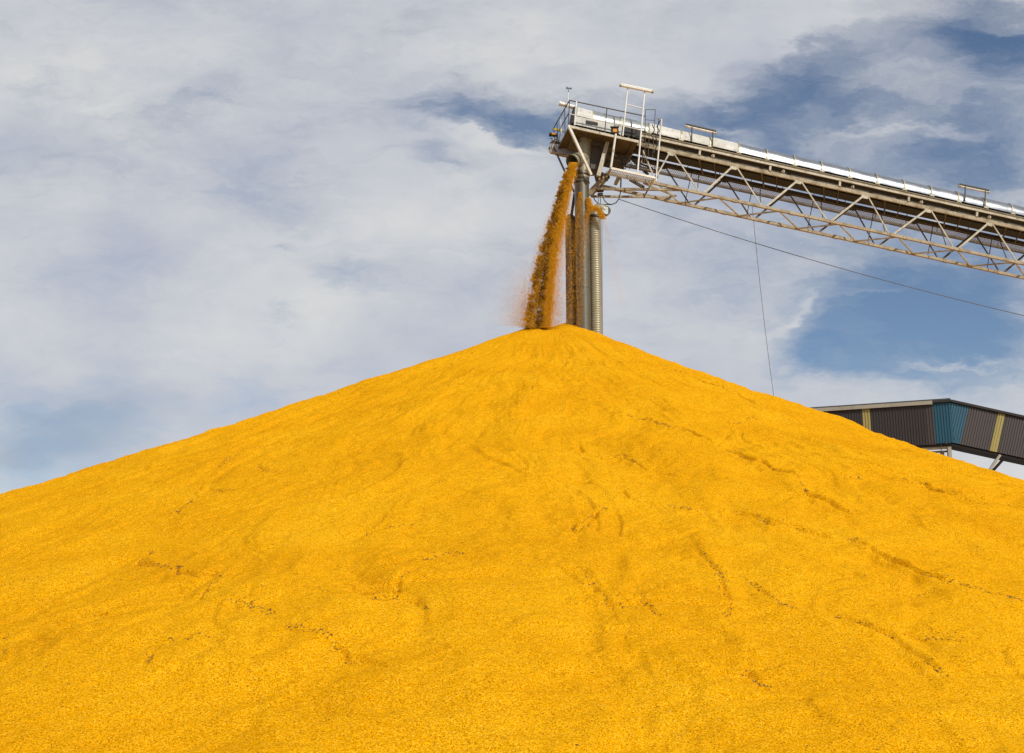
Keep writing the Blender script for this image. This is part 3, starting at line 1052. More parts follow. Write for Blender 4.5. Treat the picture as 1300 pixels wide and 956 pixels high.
# discharge spout: upright chute with an elbow opening to the left
TV = 0.25
TY = pw(738, 240, TV).y
m = MB()
ctop, cbot = at(743, 178, TY), at(740, 219, TY)
m.tube(ctop, cbot, 0.27, 24)
m.tube(at(743, 176, TY), at(743, 181, TY), 0.32, 24)
m.build('chute_pipe', M['pipe_pale'], conv)
mouth = at(726.3, 205.3, TY - .62)
pth = [at(742, 200, TY), at(738, 201, TY - .15), at(733, 202.4, TY - .35), mouth]
m = MB()
rads = [0.27, 0.28, 0.285, 0.29]
m.path(pth, rads, 24, caps=False)
m.path(pth, [r - .025 for r in rads], 24, caps=False)
dm = (pth[-1] - pth[-2]).normalized()
m.path([mouth - dm * .05, mouth + dm * .012], 0.305, 24, caps=False)
m.path([mouth - dm * .05, mouth + dm * .012], 0.255, 24, caps=False)
sp_ = m.build('discharge_spout', M['pipe_pale'], conv)
m = MB().tube(pth[0], pth[1], 0.262, 24)
m.build('spout_throat', M['black'], sp_)

# ------------------------------------------------------------------ pipes standing in the pile
ctr = empty('standing_pipe', (at(738, 300, TY).x, TY, 0))
tag(ctr, 'smooth grey centre pipe rising from the corn peak to the conveyor head', 'pipe', 'pipes standing in the corn peak')


def vpipe(px, hw_px, ytop, Yd, mat, parent, name='pipe_shaft', rings=None):
    top = at(px, ytop, Yd)
    r = hw_px / F * (Yd * CP + (top.z - CAMZ) * SP)
    m = MB()
    m.tube((top.x, Yd, 0.0), (top.x, Yd, top.z), r, 32)
    if rings:
        z = rings[0]
    o = m.build(name, mat, parent)
    return top, r, o


top, r, o = vpipe(738.3, 9.3, 221, TY, M['pipe'], ctr)
cx_ = top.x
for yy, dr, hh, mt in ((221, .045, .16, 'pipe'), (226.5, .02, .08, 'pipe_pale'), (232, .035, .07, 'pipe')):
    q = at(738.3, yy, TY)
    MB().tube((q.x, TY, q.z - hh / 2), (q.x, TY, q.z + hh / 2), r + dr, 32).build('collar', M[mt], ctr)
for zz_ in (16.6, 17.9):
    MB().tube((cx_, TY, zz_), (cx_, TY, zz_ + .05), r + .012, 32).build('collar', M['pipe'], ctr)

YL = TY + .35
lp = empty('standing_pipe', (at(723, 300, YL).x, YL, 0))
tag(lp, 'dark brown pipe left of the centre pipe with a rounded top under falling corn', 'pipe', 'pipes standing in the corn peak')
top, r, o = vpipe(724.2, 6.8, 280, YL, M['brown'], lp)
m = MB()
pts, rd = [], []
for i in range(9):
    a = math.pi / 2 * i / 8
    pts.append((top.x, YL, top.z - .01 + r * 1.3 * math.sin(a)))
    rd.append(max(0.01, r * math.cos(a)))
m.path(pts, rd, 24)
m.build('domed_cap', M['brown'], lp)
# strut from the cap to the conveyor's leg
MB().beam((top.x + .05, YL, top.z + .25), at(729.5, 246, YL), 0.12, 0.12).build('cap_stay', M['dark'], lp)

YR = TY + .15
rp = empty('ribbed_pipe', (at(754.5, 300, YR).x, YR, 0))
tag(rp, 'pale ribbed pipe with an elbow top, standing in the corn peak', 'pipe', 'pipes standing in the corn peak')
top = at(755, 276.5, YR)
r0 = 7.3 / F * (YR * CP + (top.z - CAMZ) * SP)
m = MB()
n = 28
pts, rd = [(top.x, YR, 0.0), (top.x, YR, 13.0)], [r0, r0]
z = 13.0
while z < top.z:
    for dz, dr in ((0.0, -.013), (.025, .012), (.05, .017), (.075, .010)):
        pts.append((top.x, YR, z + dz))
        rd.append(r0 + dr)
    z += 0.10
m.path(pts, rd, n)
m.build('ribbed_shaft', M['pipe_pale'], rp)
MB().tube((top.x, YR, top.z - .04), (top.x, YR, top.z + .06), r0 + .05, 28).build('collar', M['dark'], rp)
m = MB()
q = at(768.5, 268.5, YR - .1)
m.path([(top.x, YR, top.z + .05), (top.x, YR, top.z + .20), (top.x + .05, YR, top.z + .34), (top.x + .16, YR - .03, top.z + .42), (q.x - .1, YR - .08, top.z + .38), (q.x, q.y, q.z + .02)],
       [r0, r0, r0 * .98, r0 * .9, r0 * .78, r0 * .7], 20)
m.build('elbow', M['pipe_pale'], rp)
m = MB()
m.tube(q + Vector((0, .12, 0)), q + Vector((.02, -.10, 0)), 0.185, 24)
sp2 = m.build('inspection_cap', M['pipe_pale'], rp)
MB().tube(q + Vector((.02, -.10, 0)), q + Vector((.022, -.125, 0)), 0.205, 24, caps=True).build('cap_rim', M['dark'], sp2)
MB().tube(q + Vector((.022, -.125, 0)), q + Vector((.024, -.135, 0)), 0.165, 24).build('cap_face', M['galv_dull'], sp2)


# ------------------------------------------------------------------ falling corn
def kernels(name, pts, size, label, cat, mat='kernel'):
    pts = np.asarray(pts)
    n = len(pts)
    base = np.array([(1, 1, 1), (-1, -1, 1), (-1, 1, -1), (1, -1, -1)]) / 1.73
    sc_ = RS.uniform(size[0], size[1], (n, 1, 1))
    # random rotations
    q = RS.normal(size=(n, 4))
    q /= np.linalg.norm(q, axis=1, keepdims=True)
    w, x, y, z = q.T
    Rm = np.stack([np.stack([1 - 2 * (y * y + z * z), 2 * (x * y - z * w), 2 * (x * z + y * w)], -1),
                   np.stack([2 * (x * y + z * w), 1 - 2 * (x * x + z * z), 2 * (y * z - x * w)], -1),
                   np.stack([2 * (x * z - y * w), 2 * (y * z + x * w), 1 - 2 * (x * x + y * y)], -1)], 1)
    v = np.einsum('nij,kj->nki', Rm, base) * sc_ + pts[:, None, :]
    f = np.array([0, 1, 2, 0, 3, 1, 0, 2, 3, 1, 3, 2])
    faces = (np.arange(n)[:, None] * 4 + f[None]).ravel()
    o = quick_mesh(name, v.reshape(-1, 3), faces, 3, M[mat])
    tag(o, label, cat, kind='stuff')
    return o


def interp(tab, t):
    tab = np.array(tab, float)
    return [np.interp(t, tab[:, 0], tab[:, k]) for k in range(1, tab.shape[1])]


def px3(px, py, Yv):
    """vectorised at()"""
    x = (px - 650) / F
    y = (478 - py) / F
    dy = CP - SP * y
    t = Yv / dy
    return np.stack([x * t, Yv, CAMZ + (SP + CP * y) * t], -1)


# main stream: (row, left edge, right edge)
MS = [(206, 722.5, 731.5), (212, 720, 731.5), (226, 714.6, 728.5), (234, 711.5, 726), (266, 702.5, 718.5), (295, 694.5, 713), (316, 688, 709), (347, 680.5, 704.5), (386, 673, 701.5), (416, 669, 699.5)]
Ymouth = mouth.y
P = []
n = 60000
row = 206 + 210 * RS.rand(n) ** 0.95
l, rgt = interp(MS, row)
u = RS.rand(n) * 2 - 1
w_ = np.sqrt(1 - u * u)
fr = (row - 206) / 210
# solid core hugging the right edge
cw = np.interp(fr, [0, .25, .6, 1], [1.0, .86, .60, .50])
cx0 = rgt - (rgt - l) * cw / 2
hw = (rgt - l) * cw / 2 * (1 + .22 * fbm(row / 6.0, row * 0, 3, 401))
pxs = cx0 + u * hw + RS.normal(size=n) * (0.25 + 1.2 * fr)
Yc = Ymouth + 0.10 * fr - .12 * fr
Ys = Yc + RS.uniform(-1, 1, n) * w_ * hw * 0.033
P.append(px3(pxs, row, Ys))
# clumps thrown off on the left, the dark ones painting the stream's own shade
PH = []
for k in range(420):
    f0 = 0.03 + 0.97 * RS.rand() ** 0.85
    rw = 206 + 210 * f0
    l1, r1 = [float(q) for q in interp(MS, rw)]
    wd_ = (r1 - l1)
    in_shade = RS.rand() < .42
    cxp = l1 + wd_ * (RS.uniform(-0.02, 0.62) if in_shade else RS.uniform(-0.12, 0.55))
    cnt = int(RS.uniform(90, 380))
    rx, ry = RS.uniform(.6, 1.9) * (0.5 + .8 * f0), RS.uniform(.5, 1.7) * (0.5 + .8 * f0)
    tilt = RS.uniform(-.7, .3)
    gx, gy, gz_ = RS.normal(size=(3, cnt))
    (PH if in_shade else P).append(px3(cxp + gx * rx, rw + gy * ry + gx * tilt * rx, Ymouth + (RS.uniform(-.42, .10) if in_shade else RS.uniform(-.15, .5)) + gz_ * .07))
# more dark kernels through the body of the stream, shade put into their colour
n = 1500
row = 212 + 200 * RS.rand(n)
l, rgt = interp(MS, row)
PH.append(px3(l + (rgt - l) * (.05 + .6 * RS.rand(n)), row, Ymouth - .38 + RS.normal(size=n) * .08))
kernels('shaded_corn', np.concatenate(PH), (.008, .017), 'dark ragged clumps of corn along the left of the stream, shade put into colour', 'falling corn', 'kernel_shaded')
n = 20000
row = 206 + 210 * (0.12 + 0.88 * RS.rand(n) ** 0.7)
l, rgt = interp(MS, row)
fr = (row - 206) / 210
pxs = l + (rgt - l) * .35 - np.abs(RS.normal(size=n)) * (1.0 + 11.0 * fr)
P.append(px3(pxs, row, Ymouth + RS.normal(size=n) * (.08 + .35 * fr)))
n = 8000
row = 240 + 174 * RS.rand(n) ** .7
l, rgt = interp(MS, row)
fr = (row - 206) / 210
P.append(px3(rgt + np.abs(RS.normal(size=n)) * 9 * fr, row, Ymouth + RS.normal(size=n) * (.08 + .3 * fr)))
# fine dust of broken grain round the stream
n = 40000
row = 206 + 212 * (0.05 + 0.95 * RS.rand(n) ** .8)
l, rgt = interp(MS, row)
fr = (row - 206) / 210
dust = px3((l + rgt) / 2 - 3 * fr + RS.normal(size=n) * (5 + 15 * fr), row, Ymouth + RS.normal(size=n) * (.12 + .5 * fr))
kernels('grain_dust', dust, (.0018, .0042), 'pale haze of grain dust hanging round the falling stream', 'dust')
# the bright sunlit rope of corn along the right of the stream
n = 34000
row = 206 + 210 * RS.rand(n)
l, rgt = interp(MS, row)
fr = (row - 206) / 210
wdt = (rgt - l) * np.interp(fr, [0, .06, .3, 1], [.42, .55, .46, .27]) * (1 + .2 * fbm(row / 9.0, row * 0, 3, 431))
P.append(px3(rgt - wdt * .62 + wdt * .40 * RS.normal(size=n), row, Ymouth - .40 + RS.normal(size=n) * .07))
kernels('falling_corn', np.concatenate(P), (.007, .016), 'thick orange stream of corn pouring from the spout mouth onto the peak', 'falling corn')
# spread of bouncing kernels low on the left
n = 14000
pxs = 668 - np.abs(RS.normal(size=n)) * 17
row = 414 - np.abs(RS.normal(size=n)) * 36 - (pxs - 668) * .22 * 0
kernels('bouncing_corn', px3(pxs, np.minimum(row, 432), Ymouth + RS.normal(size=n) * .45), (.003, .0085), 'fine spray of loose kernels drifting left of the main stream', 'corn spray')

# curtains of corn running down in front of the pipes
P = []
YC = TY - .36


def curtain(tab, n, Yv, jit=.6, pw_=1.0, depth=.03):
    r0_, r1_ = tab[0][0], tab[-1][0]
    row = r0_ + (r1_ - r0_) * RS.rand(n) ** pw_
    l, rg = interp(tab, row)
    px = (l + rg) / 2 + (rg - l) * .30 * RS.normal(size=n) + RS.normal(size=n) * jit * .5
    P.append(px3(px, row, Yv + RS.normal(size=n) * depth))


curtain([(244, 735, 738), (256, 732, 740), (268, 730, 739), (285, 729.5, 736), (300, 728, 735), (337, 720, 733), (430, 717, 731)], 3200, YC, 1.3, 1.8)
curtain([(274, 717.5, 722), (285, 718, 729), (340, 718, 729), (410, 718, 729)], 1500, YC + .1, .9, 1.5)
curtain([(251, 744.5, 749), (262, 746, 753), (268, 748, 757)], 3600, YC - .02, .4)
curtain([(262, 748, 757), (272, 742, 748.5), (285, 737, 748), (310, 733, 746), (345, 731, 742), (430, 731, 738)], 3600, YC - .02, 1.3, 2.0)
curtain([(261, 750, 757), (265, 754, 762), (272, 760, 766), (278, 764, 769.5)], 3600, YC - .05, .35)
kernels('spilling_corn', np.concatenate(P), (.007, .015), 'thin curtains of corn spilling from the tower knee down over the pipes', 'falling corn')
P = []
curtain([(278, 764.5, 768), (297, 767, 774), (326, 772, 785), (386, 780, 796)], 1300, YC, 1.6, 1.3, .15)
kernels('drifting_corn', np.concatenate(P), (.005, .010), 'faint orange trail of kernels falling right of the ribbed pipe', 'falling corn')


# ------------------------------------------------------------------ cables
def wire(name, pts, r, mat, label, cat):
    m = MB().path(pts, r, 7)
    o = m.build(name, mat)
    tag(o, label, cat)
    return o


a, b = at(786, 253.0, pw(786, 253, VF).y), at(1345, 411, 51)
pts = []
for i in range(31):
    t = i / 30
    p = a.lerp(b, t)
    p.z -= 4 * t * (1 - t) * 0.30
    pts.append(p)
wire('steel_cable', pts, 0.016, M['cable'], 'dark steel cable running from the tower head down to the right under the conveyor', 'cable')
a = pw(955, 262, VF)
z = pw(982.5, 500, VF + .2)
pts = []
for i in range(25):
    t = i / 24
    p = a.lerp(z + (z - a) * .12, t)
    p.x -= math.sin(t * math.pi) * .06
    pts.append(p)
wire('hanging_rope', pts, 0.011, M['rope'], 'thin rope hanging from the conveyor truss down behind the corn slope', 'rope')
wire('thin_wire', [at(764.2, 266, TY + .1), at(764.3, 340, TY + .1), at(765.2, 440, TY + .1)], 0.011, M['rope'], 'thin upright wire just right of the ribbed pipe', 'wire')

# ------------------------------------------------------------------ clad gallery behind the pile
GY = 80.0
Ktop = at(1207, 511.0, GY)           # wall head at the bend
Kbot = at(1208.5, 562, GY)
HG = Ktop.z - Kbot.z
gal = empty('clad_gallery', (Ktop.x, GY, 0))
tag(gal, 'raised brown corrugated gallery with teal bend and pale yellow stripes behind the corn slope', 'gallery')


def on_z(px, py, zz):
    d = ray(px, py)
    return Vector((0, 0, CAMZ)) + d * ((zz - CAMZ) / d.z)


Lfar = on_z(1031, 522.5, Ktop.z)
dL = Vector((Lfar.x - Ktop.x, Lfar.y - Ktop.y, 0)).normalized()
nL = Vector((-dL.y, dL.x, 0))
if nL.y < 0: nL = -nL                 # points away from camera
Rfar = at(1300, 531.5, GY + .6)
dR = (Rfar - Ktop).normalized()
nR = Vector((-dR.y, dR.x, 0)).normalized()
if nR.y < 0: nR = -nR
uR = dR.cross(nR)
if uR.z < 0: uR = -uR
lean = (Ktop + (at(1230, 516, GY) - at(1219, 564, GY)) - Ktop)
uR = lean.normalized()                # the sheets on the falling leg lean with it


def clad(origin, d, up, nrm, s0, s1, h, mat, name='wall_panel', shear0=None, shear1=None, pitch=.185):
    """trapezoidal ribbed sheet between s0 and s1 along d, ribs along up; shear lets an end follow the bend"""
    m = MB()
    prof = [(0, 0), (.38, 0), (.5, -.045), (.88, -.045)]
    xs = []
    k = math.floor(s0 / pitch)
    while k * pitch < s1:
        for a_, o_ in prof:
            s = (k + a_) * pitch
            if s0 < s < s1: xs.append((s, o_))
        k += 1
    xs = [(s0, 0)] + xs + [(s1, 0)]
    lo_, hi_ = [], []
    for s, o_ in xs:
        hi_.append(origin + d * s + nrm * o_)
        lo_.append(origin + d * s + nrm * o_ - up * h)
    if shear0 is not None:
        for i, (s, o_) in enumerate(xs):
            pass
    n = len(xs)
    m.add(hi_ + lo_, [[i, i + 1, n + i + 1, n + i] for i in range(n - 1)])
    bk = [p + nrm * .08 for p in (hi_[0], hi_[-1], lo_[-1], lo_[0])]
    m.add(bk, [[0, 1, 2, 3]])
    return m.build(name, mat, gal)


def s_of_px(origin, d, px):
    lo_, hi_ = -1.0, 60.0
    q0 = origin - Vector((0, 0, CAMZ))
    def X_(s):
        q = q0 + d * s
        return 650 + F * q.x / (q.y * CP + q.z * SP)
    sg = 1 if X_(1) > X_(0) else -1
    for _ in range(40):
        mid = (lo_ + hi_) / 2
        if (X_(mid) - px) * sg < 0: lo_ = mid
        else: hi_ = mid
    return (lo_ + hi_) / 2


Zup = Vector((0, 0, 1))
sT = s_of_px(Ktop, dL, 1183.7)
sB = s_of_px(Ktop, dL, 1174)
sY0 = s_of_px(Ktop, dL, 1104)
sY1 = s_of_px(Ktop, dL, 1094)
clad(Ktop, dL, Zup, nL, 0.0, sT, HG, M['wall_teal'])
clad(Ktop + nL * .03, dL, Zup, nL, sT, sB, HG + .05, M['wall_brown_pale'])
clad(Ktop + nL * .03, dL, Zup, nL, sB, sY0, HG + .05, M['wall_brown'])
clad(Ktop + nL * .03, dL, Zup, nL, sY0, sY1, HG + .05, M['wall_yellow'])
clad(Ktop + nL * .03, dL, Zup, nL, sY1, sY1 + 26, HG + .05, M['wall_brown'])
# descending leg: ribs square to its slope, with a wedge of teal filling the bend
hR = lean.length
r1 = s_of_px(Ktop, dR, 1230)
r2, r3 = s_of_px(Ktop, dR, 1266.6), s_of_px(Ktop, dR, 1276.5)
m = MB()
k0 = 0.0
base_in = (Ktop - uR * hR - Kbot)
# teal: ribs parallel to uR, clipped by the upright corner line
pitch = .185
s = -hR * 0.30
tops_, bots_ = [], []
xs = [(0.001, 0)]
k = 0
while k * pitch < r1:
    for a_, o_ in ((0, 0), (.38, 0), (.5, -.045), (.88, -.045)):
        q = (k + a_) * pitch
        if 0.01 < q < r1: xs.append((q, o_))
    k += 1
xs.append((r1, 0))
hi_, lo_ = [], []
for q, o_ in xs:                       # ribs near the bend end on the upright corner line
    t = min(1.0, q * dR.x / (uR.x * hR))
    hi_.append(Ktop + dR * q + nR * o_)
    lo_.append(Ktop + dR * q - uR * (hR * t) + nR * o_)
n = len(xs)
m.add(hi_ + lo_, [[i, i + 1, n + i + 1, n + i] for i in range(n - 1)])
m.build('wall_panel', M['wall_teal'], gal)
clad(Ktop, dR, uR, nR, r1, r2, hR, M['wall_brown_pale'])
clad(Ktop, dR, uR, nR, r2, r3, hR, M['wall_yellow'])
clad(Ktop, dR, uR, nR, r3, r3 + 16, hR, M['wall_brown_pale'])
GW = 1.5
# gable roofs
def roof(o, d, up, nrm, s0, s1, mat, eave=.12):
    m = MB()
    for s in (s0,):
        pass
    e0 = [o + d * s0 - nrm * eave + up * .03, o + d * s1 - nrm * eave + up * .03]
    rdg = [o + d * s0 + nrm * GW / 2 + up * .42, o + d * s1 + nrm * GW / 2 + up * .42]
    e1 = [o + d * s0 + nrm * (GW + eave) + up * .03, o + d * s1 + nrm * (GW + eave) + up * .03]
    th = up * .05
    m.add([e0[0], e0[1], rdg[1], rdg[0], e1[0], e1[1]], [[0, 1, 2, 3], [3, 2, 5, 4]])
    m.add([p + th for p in (e0[0], e0[1], rdg[1], rdg[0], e1[0], e1[1])], [[0, 1, 2, 3], [3, 2, 5, 4]])
    m.add([e0[0], e0[1], e0[1] + th, e0[0] + th], [[0, 1, 2, 3]])
    return m.build('roof', mat, gal)


roof(Ktop, dL, Zup, nL, -0.0, sY1 + 26, M['gallery_dark'])
roof(Ktop, dR, uR, nR, -0.05, r3 + 16, M['gallery_dark'])
# pale eave trim on the level leg, dark trim on the other
m = MB().beam(Ktop + dL * sT - nL * .16 + Zup * .06, Ktop + dL * (sY1 + 26) - nL * .16 + Zup * .06, .06, .26)
m.build('eave_trim', M['trim'], gal)
m = MB().beam(Ktop + dL * 0 - nL * .15 + Zup * .10, Ktop + dL * sT - nL * .15 + Zup * .10, .06, .16)
m.build('eave_trim', M['gallery_dark'], gal)
m = MB().beam(Ktop - nR * .15 + uR * .08, Ktop + dR * (r3 + 16) - nR * .15 + uR * .08, .06, .15, uR)
m.build('eave_trim', M['gallery_dark'], gal)
# floors and bearers
def floor(o, d, up, nrm, s0, s1, h):
    m = MB()
    m.beam(o + d * s0 + nrm * (GW / 2 + .05) - up * (h + .07), o + d * s1 + nrm * (GW / 2 + .05) - up * (h + .07), GW - .1, .12, up)
    m.build('gallery_floor', M['gallery_dark'], gal)
    m = MB()
    m.beam(o + d * s0 + nrm * GW - up * h / 2, o + d * s1 + nrm * GW - up * h / 2, .06, h - .1, up)
    m.build('rear_wall', M['wall_brown'], gal)


floor(Ktop, dL, Zup, nL, 0.2, sY1 + 26, HG)
floor(Ktop, dR, uR, nR, 0.3, r3 + 16, hR)
# support frame under the bend
pb = at(1204.5, 566, GY + .4)
for dx, dy in ((0, 0), (.26, 2.1)):
    MB().beam((pb.x + dx, pb.y + dy, 0), (pb.x + dx, pb.y + dy, Kbot.z - .2), .24, .24, (0, 1, 0)).build('support_post', M['trim'] if dy == 0 else M['cream'], gal)
for yy, hh in ((568.5, .16), (573, .12)):
    q = at(1203, yy, GY + .5)
    q2 = q + dL * 6
    MB().beam(q, q2, .12, hh).build('support_beam', M['cream'] if yy < 570 else M['dark'], gal)
q = at(1195, 572, GY + .4)
MB().beam(q, q + Zup * .45, .05, .05).build('support_post', M['dark'], gal)
a1_, a2_ = at(1269.5, 577.5, GY + .6), at(1255.5, 598, GY + .6)
b1_, b2_ = at(1273.5, 583, GY + 2.4), at(1261, 597, GY + 2.4)
for p, q, mt in ((a1_, a2_, 'trim'), (b1_, b2_, 'brown')):
    MB().beam(p, p + (q - p) * (p.z / (p.z - q.z)), .17, .17).build('raking_leg', M[mt], gal)

# ------------------------------------------------------------------ light
AZ = math.radians(180 - 34)     # measured from +Y towards +X : behind the camera, to the right
EL = math.radians(39)
sun = bpy.data.lights.new('sun', 'SUN')
sun.energy = 3.4
sun.angle = math.radians(0.53)
sun.color = (1.0, 0.955, 0.88)
so = bpy.data.objects.new('sun', sun)
COL.objects.link(so)
sd = Vector((math.sin(AZ) * math.cos(EL), math.cos(AZ) * math.cos(EL), math.sin(EL)))
so.rotation_euler = sd.to_track_quat('Z', 'Y').to_euler()
so.location = (20, -30, 60)

wd = bpy.data.worlds.new('World')
sc.world = wd
wd.use_nodes = True
nt = wd.node_tree
bg = nt.nodes['Background']
sky = N(nt, 'ShaderNodeTexSky')
sky.sky_type = 'NISHITA'
sky.sun_disc = False
sky.sun_elevation = EL
sky.sun_rotation = AZ
sky.altitude = 200
sky.air_density = 1.0
sky.dust_density = 0.6
sky.ozone_density = 1.6
tc = N(nt, 'ShaderNodeTexCoord')
D = tc.outputs['Generated']


def vdot(v):
    n_ = N(nt, 'ShaderNodeVectorMath', operation='DOT_PRODUCT')
    nt.links.new(D, n_.inputs[0])
    n_.inputs[1].default_value = v
    return n_.outputs['Value']


def mth(op, a_, b_=None, c_=None, clamp=False):
    n_ = N(nt, 'ShaderNodeMath', operation=op)
    n_.use_clamp = clamp
    for i, v in enumerate((a_, b_, c_)):
        if v is None: continue
        if hasattr(v, 'is_linked'): nt.links.new(v, n_.inputs[i])
        else: n_.inputs[i].default_value = v
    return n_.outputs[0]


# the cloud field is laid out in bearing / height above the horizon towards the north
fw = mth('MAXIMUM', vdot((0, CP, SP)), 0.15)
cu = mth('DIVIDE', vdot((1, 0, 0)), fw)
cvv = mth('DIVIDE', vdot((0, -SP, CP)), fw)
cmb = N(nt, 'ShaderNodeCombineXYZ')
nt.links.new(cu, cmb.inputs[0])
nt.links.new(cvv, cmb.inputs[1])
UV = cmb.outputs[0]


def vm(op, a_, b_):
    n_ = N(nt, 'ShaderNodeVectorMath', operation=op)
    for i, v in enumerate((a_, b_)):
        if hasattr(v, 'is_linked'): nt.links.new(v, n_.inputs[i])
        elif i == 1 and op == 'SCALE': n_.inputs['Scale'].default_value = v
        else: n_.inputs[i].default_value = v
    return n_.outputs[0]


def wnoise(vec, scale, detail=5.0, rough=.55, out='Fac', dist=0.0):
    n_ = N(nt, 'ShaderNodeTexNoise', Scale=scale, Detail=detail, Roughness=rough, Distortion=dist)
    nt.links.new(vec, n_.inputs['Vector'])
    return n_.outputs[out]


def mapping(vec, loc=(0, 0, 0), rot=0.0, scl=(1, 1, 1), typ='POINT'):
    n_ = N(nt, 'ShaderNodeMapping')
    n_.vector_type = typ
    nt.links.new(vec, n_.inputs['Vector'])
    n_.inputs['Location'].default_value = loc
    n_.inputs['Rotation'].default_value = (0, 0, rot)
    n_.inputs['Scale'].default_value = scl
    return n_.outputs[0]


wv = vm('SUBTRACT', wnoise(mapping(UV, rot=-.15, scl=(1, 1.9, 1)), 6.0, 6.0, .6, 'Color'), (.5, .5, .5))
warped = vm('ADD', UV, vm('SCALE', wv, 0.085))
wv2 = vm('SUBTRACT', wnoise(mapping(UV, rot=.3, scl=(1, 2.6, 1)), 16.0, 6.0, .62, 'Color'), (.5, .5, .5))
warped = vm('ADD', warped, vm('SCALE', wv2, 0.05))
# openings in the cloud: (x, y, half length, half height, turn in degrees, depth)
HOLES = [
    (1120, 220, 540, 340, 0, .56), (1190, 430, 320, 150, 0, .60), (640, 150, 230, 90, 0, .30), (230, 200, 330, 150, 0, .12),
    (585, 140, 215, 62, -4, .68), (690, 165, 110, 80, 0, .50), (560, 205, 110, 34, -10, .50),
    (230, 128, 150, 48, 5, .42), (40, 105, 120, 60, 0, .22), (330, 235, 130, 75, 0, .25), (90, 200, 150, 60, 0, .15),
    (440, 352, 110, 36, -8, .48), (372, 398, 80, 20, -4, .40), (352, 318, 40, 16, 0, .35), (640, 300, 90, 40, 0, .22),
    (70, 545, 260, 80, 8, .30), (40, 600, 140, 60, 0, .40), (300, 500, 110, 40, 10, .18),
    (1260, 50, 260, 130, -8, 1.15), (1010, 110, 240, 85, 24, .62), (900, 140, 190, 76, 5, .66), (1080, 130, 130, 40, 0, .30),
    (1240, 200, 200, 110, -10, .65), (1010, 190, 150, 60, -20, .55), (1150, 340, 260, 110, -10, .50), (850, 280, 90, 55, -10, .22),
    (1190, 405, 290, 110, -8, 1.1), (1045, 445, 95, 70, 30, .75), (1140, 475, 210, 50, -8, .55), (1270, 330, 110, 90, 0, .5), (940, 350, 110, 50, 20, .20),
]
STREAKS = [(930, 50, 260, 60, 16, .45), (620, 176, 150, 18, -13, .85), (1020, 45, 120, 26, 34, .35), (1150, 165, 160, 16, -5, .45), (1050, 215, 160, 16, -12, .35), (1010, 408, 70, 18, 50, .55),
           (1190, 465, 150, 13, 8, .45), (930, 155, 60, 14, -30, .45), (1240, 290, 130, 16, -4, .25), (400, 300, 200, 24, 5, .18), (880, 70, 190, 30, 14, .25),
           (1110, 372, 90, 10, 25, .3)]
acc = None


def blob(x, y, a_, b_, rot, k, src):
    v = mapping(src, loc=((x - 650) / F, (478 - y) / F, 0), rot=math.radians(rot), scl=(a_ * 1.25 / F, b_ * 1.25 / F, 1), typ='TEXTURE')
    g_ = N(nt, 'ShaderNodeTexGradient')
    g_.gradient_type = 'QUADRATIC_SPHERE'
    nt.links.new(v, g_.inputs['Vector'])
    ss = N(nt, 'ShaderNodeMapRange')
    ss.interpolation_type = 'SMOOTHSTEP'
    ss.inputs['From Max'].default_value = 1.0
    nt.links.new(g_.outputs['Fac'], ss.inputs['Value'])
    return mth('MULTIPLY', ss.outputs[0], k)


for h in HOLES:
    b_ = blob(*h, warped)
    acc = b_ if acc is None else mth('ADD', acc, b_)
sacc = None
for h in STREAKS:
    b_ = blob(*h, warped)
    sacc = b_ if sacc is None else mth('ADD', sacc, b_)
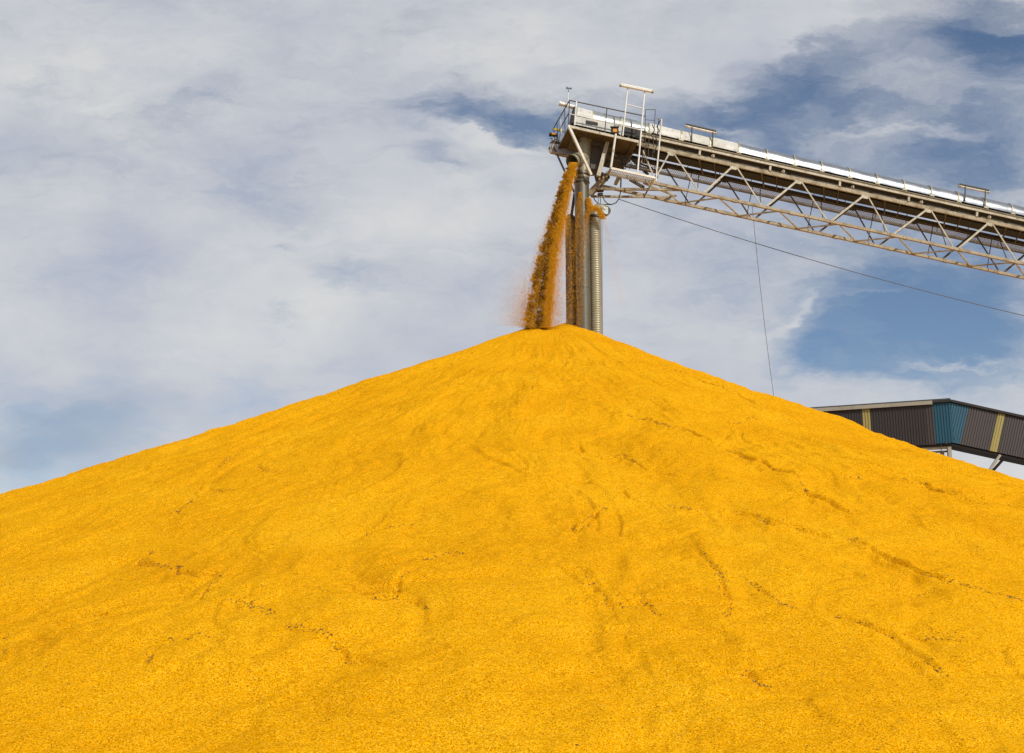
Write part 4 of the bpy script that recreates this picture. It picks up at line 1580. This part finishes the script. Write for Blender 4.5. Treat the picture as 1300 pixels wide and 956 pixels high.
# wispy texture: combed noise in two directions
n1 = wnoise(mapping(warped, rot=math.radians(16), scl=(3.0, 9.0, 1)), 2.2, 8.0, .62)
n2 = wnoise(mapping(warped, rot=math.radians(-24), scl=(2.5, 7.0, 1)), 5.0, 8.0, .66)
n4 = wnoise(mapping(warped, loc=(.7, .2, 0), rot=math.radians(-38), scl=(3.0, 11.0, 1)), 6.0, 9.0, .68)
n3 = wnoise(mapping(UV, loc=(3.1, 1.7, 0), scl=(1, 1.7, 1)), 5.0, 5.0, .55)
tex = mth('ADD', mth('MULTIPLY', mth('SUBTRACT', n1, .5), 1.5), mth('MULTIPLY', mth('SUBTRACT', n2, .5), 1.0))
tex = mth('ADD', tex, mth('MULTIPLY', mth('SUBTRACT', n3, .5), .6))
tex = mth('ADD', tex, mth('MULTIPLY', mth('SUBTRACT', n4, .5), .8))
dens = mth('SUBTRACT', 1.02, acc)
dens = mth('ADD', dens, sacc)
dens = mth('ADD', dens, mth('MULTIPLY', tex, .68))
# below the horizon line and behind, keep it plain
dn = N(nt, 'ShaderNodeMapRange')
dn.interpolation_type = 'SMOOTHSTEP'
dn.inputs['From Min'].default_value = -0.30
dn.inputs['From Max'].default_value = 1.25
nt.links.new(dens, dn.inputs['Value'])
densf = mth('MULTIPLY', dn.outputs[0], 0.96)
# cloud tone: warm white thick parts, cool lilac-grey thin parts
tone = mth('ADD', mth('MULTIPLY', mth('SUBTRACT', n3, .5), 2.6), .5, clamp=True)
K = 1 / 0.10
lil = (0.505 * K, 0.53 * K, 0.61 * K)
wht = (0.70 * K, 0.705 * K, 0.70 * K)
ccol = mixc(nt, tone, lil, wht)
# a bank of thicker grey-blue cloud low in the north-west
ccol = mixc(nt, mth('ADD', blob(60, 550, 300, 85, 8, .75, warped), blob(60, 175, 210, 70, 0, .25, warped)), ccol, (0.27 * K, 0.35 * K, 0.47 * K))
# polarised blue: the sky's own colour deepened
skyc = mixc(nt, 1.0, sky.outputs[0], (0.86, 0.90, 0.94), 'MULTIPLY')
fin = mixc(nt, densf, skyc, ccol)
nt.links.new(fin, bg.inputs['Color'])
bg.inputs['Strength'].default_value = 0.10

# ------------------------------------------------------------------ colour management
sc.view_settings.view_transform = 'Standard'
sc.view_settings.look = 'None'
sc.view_settings.exposure = 0.0
sc.view_settings.gamma = 1.0
sc.view_settings.use_curve_mapping = False
sc.cycles.max_bounces = 6
sc.cycles.diffuse_bounces = 2
sc.cycles.transparent_max_bounces = 4
sc.render.film_transparent = False
bpy.context.view_layer.update()
